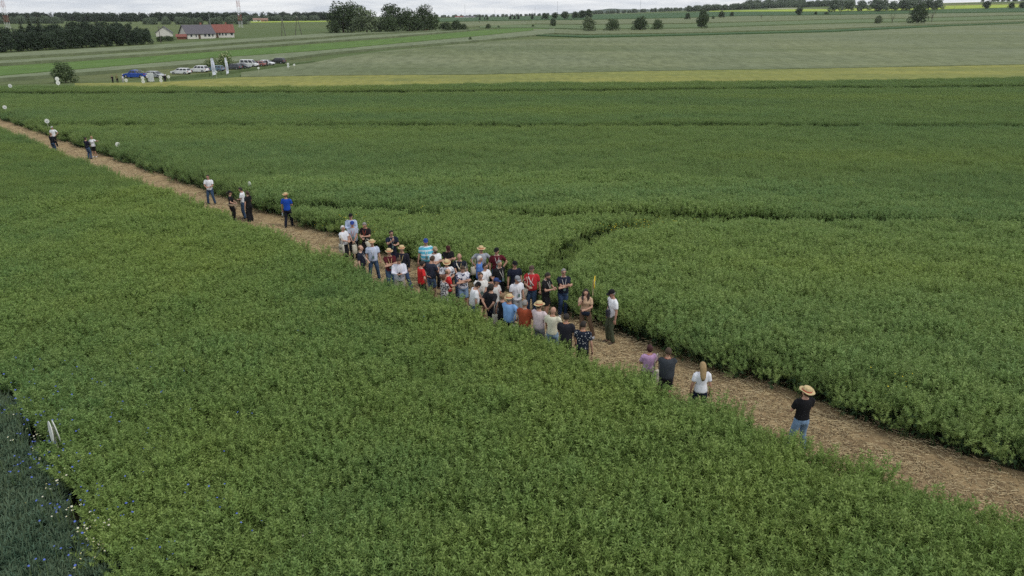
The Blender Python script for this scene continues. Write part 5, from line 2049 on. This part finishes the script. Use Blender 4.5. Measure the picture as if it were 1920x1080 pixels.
pp(31, 965, 490, 1.78, -160, 'man in navy polo and black cap half hidden behind the grey cap', top=shirt_((.014, .018, .035)), arms=('down', 'down'), hat=('cap', CAPB), hair=('crop', 'dark'), glasses=True, bottom=('trousers', BLACKC))
pp(32, 969, 517, 1.76, -150, 'man in white polo, grey cap and grey shorts', top=shirt_((.70, .71, .77)), arms=('down', 'down'), hat=('cap', cloth((.24, .25, .27))), lanyard='white', bottom=('shorts', GREYC), nod=.25)
pp(33, 997, 499, 1.80, 170, 'stout man in red tee and brown cap with a tote bag', top=shirt_((.46, .03, .035)), arms=('front', 'down'), hat=('cap', cloth((.09, .06, .05))), lanyard='white', strap=M_STRAPW, fat=.045, **J)
pp(34, 1024, 510, 1.76, -120, 'bearded man in black tee and black shorts reading his phone', top=shirt_(BLACKC), arms=('phone', 'phone'), hair=('short', 'dark'), beard='dark', nod=.4, lanyard='white', bottom=('shorts', (.013, .013, .015)))
pp(35, 1057, 504, 1.80, -170, 'man in navy tee and sunglasses with crossed arms and white trainers', top=shirt_((.014, .018, .035)), arms=('crossA', 'crossB'), hair=('short', 'grey'), glasses=True, lanyard='white', shoe='white', bottom=('trousers', (.02, .04, .09)), legmat='denim', fat=.02)
pp(36, 955, 553, 1.82, -35, 'man in sky blue tee and straw hat with a hand on his hip', top=shirt_((.20, .36, .64)), arms=('hip', 'front'), hat=ST, hair=('short', 'grey'), lanyard='red', fat=.05)
pp(37, 984, 563, 1.78, -25, 'man in rust orange tee with short grey hair seen from behind', top=shirt_((.30, .065, .03)), arms=('front', 'front'), hair=('crop', 'grey'), lanyard='red', bottom=('trousers', (.025, .035, .06)), legmat='denim', fat=.035, turn=-.3)
pp(38, 1011, 566, 1.80, -30, 'man in pale pink tee, straw hat and grey trousers seen from behind', top=shirt_((.64, .54, .56)), arms=('down', 'front'), hat=ST, bottom=('trousers', (.27, .28, .30)), turn=-.4, fat=.02)
pp(39, 1037, 576, 1.78, -25, 'bald man in cream tee and light jeans seen from behind', top=shirt_((.66, .64, .50)), arms=('front', 'front'), hair=None, lanyard='orange', bottom=('trousers', (.20, .30, .42)), legmat='denim', turn=-.3)
pp(40, 1062, 589, 1.78, -15, 'man in charcoal black tee and orange lanyard seen from behind', top=shirt_((.022, .023, .03)), arms=('down', 'front'), hair=('crop', 'dark'), lanyard='orange', bottom=('trousers', (.015, .015, .02)), fat=.03, turn=-.2)
pp(41, 1094, 603, 1.76, -20, 'man in navy tee with white dots seen from behind', top=shirt_((.014, .02, .035), 'dots', (.6, .6, .6)), arms=('down', 'front'), hair=('crop', 'dark'), lanyard='orange', bottom=('trousers', (.012, .013, .018)), fat=.02, turn=-.4)
pp(42, 1099, 542, 1.68, 165, 'woman in beige tee and khaki trousers speaking into a microphone', top=shirt_((.52, .36, .24), hem=.97), arms=('mic', 'front'), hair=('mane', 'dark'), woman=True, bottom=('trousers', KHAKI), legs='side', shoe='white', skin=1)
pp(43, 1150, 543, 1.88, 110, 'man in white polo, black cap and olive trousers beside the speaking woman', top=shirt_((.78, .79, .82)), arms=('down', 'down'), hat=('cap', CAPB), hair=('crop', 'grey'), strap=M_STRAPB, nod=.25, bottom=('trousers', OLIVE), shoe='brown', skin=2)
pp(44, 1219, 647, 1.66, 5, 'woman in lilac tee with dark red hair carrying a cream tote', top=shirt_((.44, .28, .45)), arms=('front', 'front'), hair=('short', 'red'), woman=True, lanyard='orange', fat=.025)
pp(45, 1254, 653, 1.76, -10, 'broad man in charcoal tee with a red lanyard, arms folded, from behind', top=shirt_((.045, .052, .062)), arms=('crossA', 'crossB'), hair=('crop', 'brown'), lanyard='red', bottom=('shorts', (.022, .022, .028)), fat=.045)
pp(46, 1319, 680, 1.68, 0, 'woman in white tee with long blond hair seen from behind', top=shirt_((.76, .78, .84)), arms=('down', 'down'), hair=('long', 'blond'), woman=True, bottom=('trousers', (.014, .018, .04)), nod=.1, legs='apart')
pp(47, 1513, 726, 1.80, 12, 'lone person in black tee, light jeans and wide straw hat', top=shirt_(BLACKC, hem=.95), arms=('front', 'front'), hat=ST, hair=('short', 'brown'), bottom=('trousers', LDENIM), legmat='denim', nod=-.15, turn=.35, legs='apart')
pp(48, 389, 328, 1.78, 180, 'man in white polo and jeans standing alone looking at his hands', top=shirt_(WHITEC), arms=('front', 'front'), hair=('short', 'dark'), legs='apart', skin=2, **J)
pp(49, 430, 358, 1.70, -80, 'woman in black with cap and a pale jacket tied round her waist', top=shirt_(BLACKC), arms=('out', 'front'), hair=('tail', 'dark'), hat=('cap', CAPB), woman=True, bottom=('wide', BLACKC))
pp(50, 452, 351, 1.77, 95, 'man in white shirt and jeans leaning in to the group of three', top=shirt_(WHITEC), arms=('down', 'front'), hair=('short', 'dark'), nod=.3, **J)
pp(51, 463, 358, 1.70, 60, 'woman with ponytail in black tee and black trousers', top=shirt_((.014, .014, .016)), arms=('front', 'down'), hair=('tail', 'brown'), woman=True, bottom=('wide', (.014, .014, .016)))
pp(52, 535, 362, 1.84, -5, 'man in royal blue tee and straw hat walking away with a bottle', top=shirt_((.015, .07, .40)), arms=('front', 'down'), hat=TR, hair=('short', 'light'), legs='walk', bottom=('trousers', (.014, .016, .028)))
pp(53, 97, 237, 1.80, 180, 'man in white tee and cap farthest along the path', top=shirt_(WHITEC), arms=('front', 'hip'), hat=('cap', cloth((.4, .4, .38))), bottom=('trousers', BLACKC))
pp(54, 94, 249, 1.74, -15, 'man in black jacket in front of the farthest man in white', top=shirt_((.013, .014, .02), sleeve='long'), arms=('down', 'front'), hair=('short', 'light'), **J)
pp(55, 160, 257, 1.78, -20, 'man in dark jacket and jeans beside the pointing woman', top=shirt_((.014, .016, .03), sleeve='long'), arms=('front', 'front'), hair=('short', 'dark'), lean=-.06, **J)
pp(56, 171, 255, 1.72, 170, 'woman in white tee and black shorts pointing at the crop', top=shirt_(WHITEC), arms=('hip', 'point'), hair=('short', 'blond'), glasses=True, woman=True, bottom=('shorts', BLACKC), shoe='white')
# people by the cars
for n, (x, y, h, f, lab, kw) in enumerate([
        (209.5, 141, 1.7, 170, 'person in black at the left end of the row by the verge', dict(top=shirt_(BLACKC, sleeve='long'), arms=('front', 'front'))),
        (218, 139.5, 1.75, 190, 'person in khaki green between the black and white figures by the verge', dict(top=shirt_((.16, .17, .07), sleeve='long'), arms=('down', 'front'))),
        (229, 141, 1.7, 150, 'person in white left of the blue pickup', dict(top=shirt_(WHITEC), arms=('down', 'front'), bottom=('trousers', (.4, .4, .38)))),
        (274, 138, 1.75, 120, 'person in white with a white cap beside the information board', dict(top=shirt_(WHITEC), arms=('front', 'front'), hat=('cap', cloth((.7, .7, .7))))),
        (308, 139.5, 1.75, 200, 'person in black standing between the double sign and the round sign', dict(top=shirt_(BLACKC, sleeve='long'), arms=('down', 'down'))),
        (500, 112.5, 1.8, 180, 'person in dark clothes standing in front of the white hatchback', dict(top=shirt_((.015, .02, .03), sleeve='long'), arms=('down', 'front')))]):
    pp(60 + n, x, y, h, f, lab, **kw)


# things people carry
def tote(label, owner, off, rz, w=.36, h=.40, text=None, handles=.3, tilt=0.0):
    """off: owner-frame position of the bag's upper middle"""
    q = PPL[owner]
    loc = q['W'] @ Vector(off)
    o = thing('tote_bag', label, 'bag', loc, q['yaw'] + rz)
    o.rotation_euler = (0, tilt, q['yaw'] + rz)
    m = MB()
    rs = []
    for z, a, d in ((-h, w * .47, .03), (-h * .96, w * .5, .045), (-h * .55, w * .5, .055), (-h * .15, w * .49, .035), (0, w * .48, .012)):
        rs.append([(-a, -d * .5, z), (-a * .5, -d, z), (a * .5, -d, z), (a, -d * .5, z), (a, d * .5, z), (a * .5, d, z), (-a * .5, d, z), (-a, d * .5, z)])
    m.rings(rs)
    b = m.build('bag', M_TOTE, o, True)
    for s in (-1, 1):
        m = MB()
        m.tube([(-w * .25, s * .014, -.02), (-w * .22, s * .014, handles * .6), (0, s * .012, handles), (w * .22, s * .014, handles * .6), (w * .25, s * .014, -.02)], .012, 5)
        m.build('handle', M_TOTE, o, True)
    if text:
        for s in (-1, 1):
            cu = bpy.data.curves.new('lettering', 'FONT')
            cu.body = text
            cu.size = .15
            cu.align_x = 'CENTER'
            cu.extrude = .001
            cu.materials.append(M_INK)
            t = bpy.data.objects.new('lettering_source', cu)
            col.objects.link(t)
            me = bpy.data.meshes.new_from_object(t.evaluated_get(bpy.context.evaluated_depsgraph_get()))
            bpy.data.objects.remove(t)
            link('lettering', me, b, (0, s * .062, -h * .52), (math.pi / 2, 0, 0 if s < 0 else math.pi))
    return o


tote('cream tote bag with dark lettering hanging beside the white haired man', 3, (.24, .06, .98), R(78), text='Agrii', handles=.42)
tote('white bag hanging from the hands of the man in the blue cap', 2, (-.03, .27, .80), R(20), .22, .42, handles=.12)
tote('white bag held by the man in black polo', 4, (-.2, .28, 1.0), R(30), .26, .40, handles=.1, tilt=.35)
tote('cream bag at the side of the man in the grey checked shirt', 21, (.3, .05, 1.0), R(20), .26, .34, handles=.42)
tote('cream tote at the side of the woman in black sleeveless top', 30, (-.24, -.02, .95), R(30), .30, .42, handles=.46)
tote('cream lettered tote worn by the stout man in red', 33, (.27, .14, 1.02), R(-10), .40, .40, text='Agrii', handles=.42, tilt=-.3)
tote('cream tote beside the man in the rust orange tee', 37, (-.28, -.02, .92), R(30), .28, .40, handles=.45)
tote('white bag dangling from the hand of the man in pale pink', 38, (.3, .05, .78), R(60), .24, .36, handles=.12)
tote('cream tote with long handles on the lilac woman\'s shoulder', 44, (.235, -.03, .98), R(25), .34, .40, handles=.50)
tote('small white bag strap pouch of the bald man in dark polo', 19, (-.25, .02, 1.02), R(60), .26, .34, handles=.40)


def gadget(name, label, cat, loc, rz, dims, mat, rx=0.0, part=None):
    o = thing(name, label, cat, loc, rz)
    o.rotation_euler = (rx, 0, rz)
    m = MB()
    m.box((0, 0, 0), dims)
    m.build('case', mat, o)
    m = MB()
    m.box((0, -dims[1] / 2 - .001, 0), (dims[0] * .88, .003, dims[2] * .88))
    m.build(part or 'screen', M_GLASS, o)


for n, who in ((8, 'the man in navy tee and sunglasses'), (10, 'the man in the white long sleeved shirt'), (15, 'the man in dark slate tee'), (34, 'the bearded man in black')):
    q = PPL[n]
    mid = (q['wr'][0] + q['wr'][1]) / 2
    f = Vector((-math.sin(q['yaw']), math.cos(q['yaw']), 0))
    gadget('phone', 'black phone held by ' + who, 'phone', mid + f * .1 + Vector((0, 0, .05)), q['yaw'], (.075, .01, .15), M_BLACKP, -.6)
q = PPL[42]
w = q['wr'][0]
f = Vector((-math.sin(q['yaw']), math.cos(q['yaw']), 0))
o = thing('microphone', 'black microphone held to the mouth of the woman in beige', 'microphone', w + f * .035 + Vector((0, 0, .02)), q['yaw'])
m = MB()
m.tube([(0, 0, -.1), (0, 0, .06)], [.012, .017], 8)
m.build('handle', M_BLACKP, o, True)
m = MB()
m.ball((0, 0, .085), .027, 10, 8)
m.build('head', plain('mic_mesh', (.06, .06, .06), .5), o, True)
o = thing('waist_bag', 'dark blue waist bag worn by the woman with the microphone', 'bag', q['W'] @ Vector((-.04, .13, .93)), q['yaw'])
m = MB()
m.rings([[(a * math.cos(t), .03 + b * math.sin(t), z) for t in np.linspace(0, 2 * math.pi, 14, endpoint=False)] for z, a, b in ((-.08, .1, .03), (-.05, .14, .05), (.03, .15, .05), (.06, .13, .035))])
m.build('pouch', cloth((.02, .03, .05)), o, True)
m = MB()
m.rings([[(.04 + .18 * math.cos(t), -.13 + .135 * math.sin(t), z + .02 * math.cos(t)) for t in np.linspace(0, 2 * math.pi, 18, endpoint=False)] for z in (.03, .065)], cap=False)
st = m.build('belt', M_STRAPB, o, True)
st.modifiers.new('thick', 'SOLIDIFY').thickness = .01
q = PPL[43]
o = thing('camera_case', 'dark grey camera case hanging at the chest of the man in white polo', 'case', q['W'] @ Vector((-.08, .19, 1.06)), q['yaw'])
m = MB()
m.box((0, 0, 0), (.17, .08, .22), 0, .96)
b = m.build('case', cloth((.035, .036, .05)), o)
bv = b.modifiers.new('edge', 'BEVEL')
bv.width, bv.segments = .015, 2
m = MB()
m.box((0, .043, .04), (.165, .012, .09))
m.build('flap', cloth((.03, .03, .042)), o)
q = PPL[52]
w = q['wr'][1]
o = thing('water_bottle', 'clear bottle in the hand of the man in royal blue', 'bottle', w + Vector((-.02, 0, -.22)), 0)
m = MB()
m.lathe([(.001, -.1), (.033, -.1), (.035, -.05), (.034, .06), (.014, .1), (.014, .115), (.001, .115)], 12)
m.build('body', plain('bottle_plastic', (.5, .55, .58), .2, .5), o, True)
m = MB()
m.lathe([(.001, .113), (.017, .113), (.017, .132), (.001, .132)], 10)
m.build('cap', plain('bottle_cap', (.05, .15, .4), .5), o, True)
q = PPL[49]
o = thing('tied_jacket', 'beige jacket tied round the waist of the woman in black', 'jacket', q['W'] @ Vector((0, 0, .98)), q['yaw'])
m = MB()
m.rings([[(a * math.cos(t), b * math.sin(t), z + .03 * math.cos(t + 1)) for t in np.linspace(0, 2 * math.pi, 18, endpoint=False)] for z, a, b in ((-.05, .205, .16), (0, .215, .17), (.06, .2, .155))])
m.build('waist_wrap', cloth((.30, .23, .16)), o, True)
m = MB()
m.tube([(.05, .17, 0), (.08, .2, -.12), (.07, .19, -.3)], [.04, .045, .03], 8)
m.tube([(-.02, .17, 0), (-.06, .2, -.1), (-.07, .19, -.26)], [.04, .045, .03], 8)
m.build('sleeve_knot', cloth((.30, .23, .16)), o, True)


# ------------------------------------------------------------------ summer haze
def haze():
    m = bpy.data.materials.new('haze_air')
    m.use_nodes = True
    m.node_tree.nodes.remove(m.node_tree.nodes['Principled BSDF'])
    v = m.node_tree.nodes.new('ShaderNodeVolumePrincipled')
    v.inputs['Color'].default_value = (.92, .96, 1, 1)
    v.inputs['Density'].default_value = .00004
    v.inputs['Anisotropy'].default_value = .2
    m.node_tree.links.new(v.outputs[0], m.node_tree.nodes['Material Output'].inputs['Volume'])
    b = MB()
    b.box((0, 0, 40), (13800, 13800, 110))
    tag(b.build('haze', m), 'thin summer haze over the whole plain', 'haze', kind='stuff')


haze()
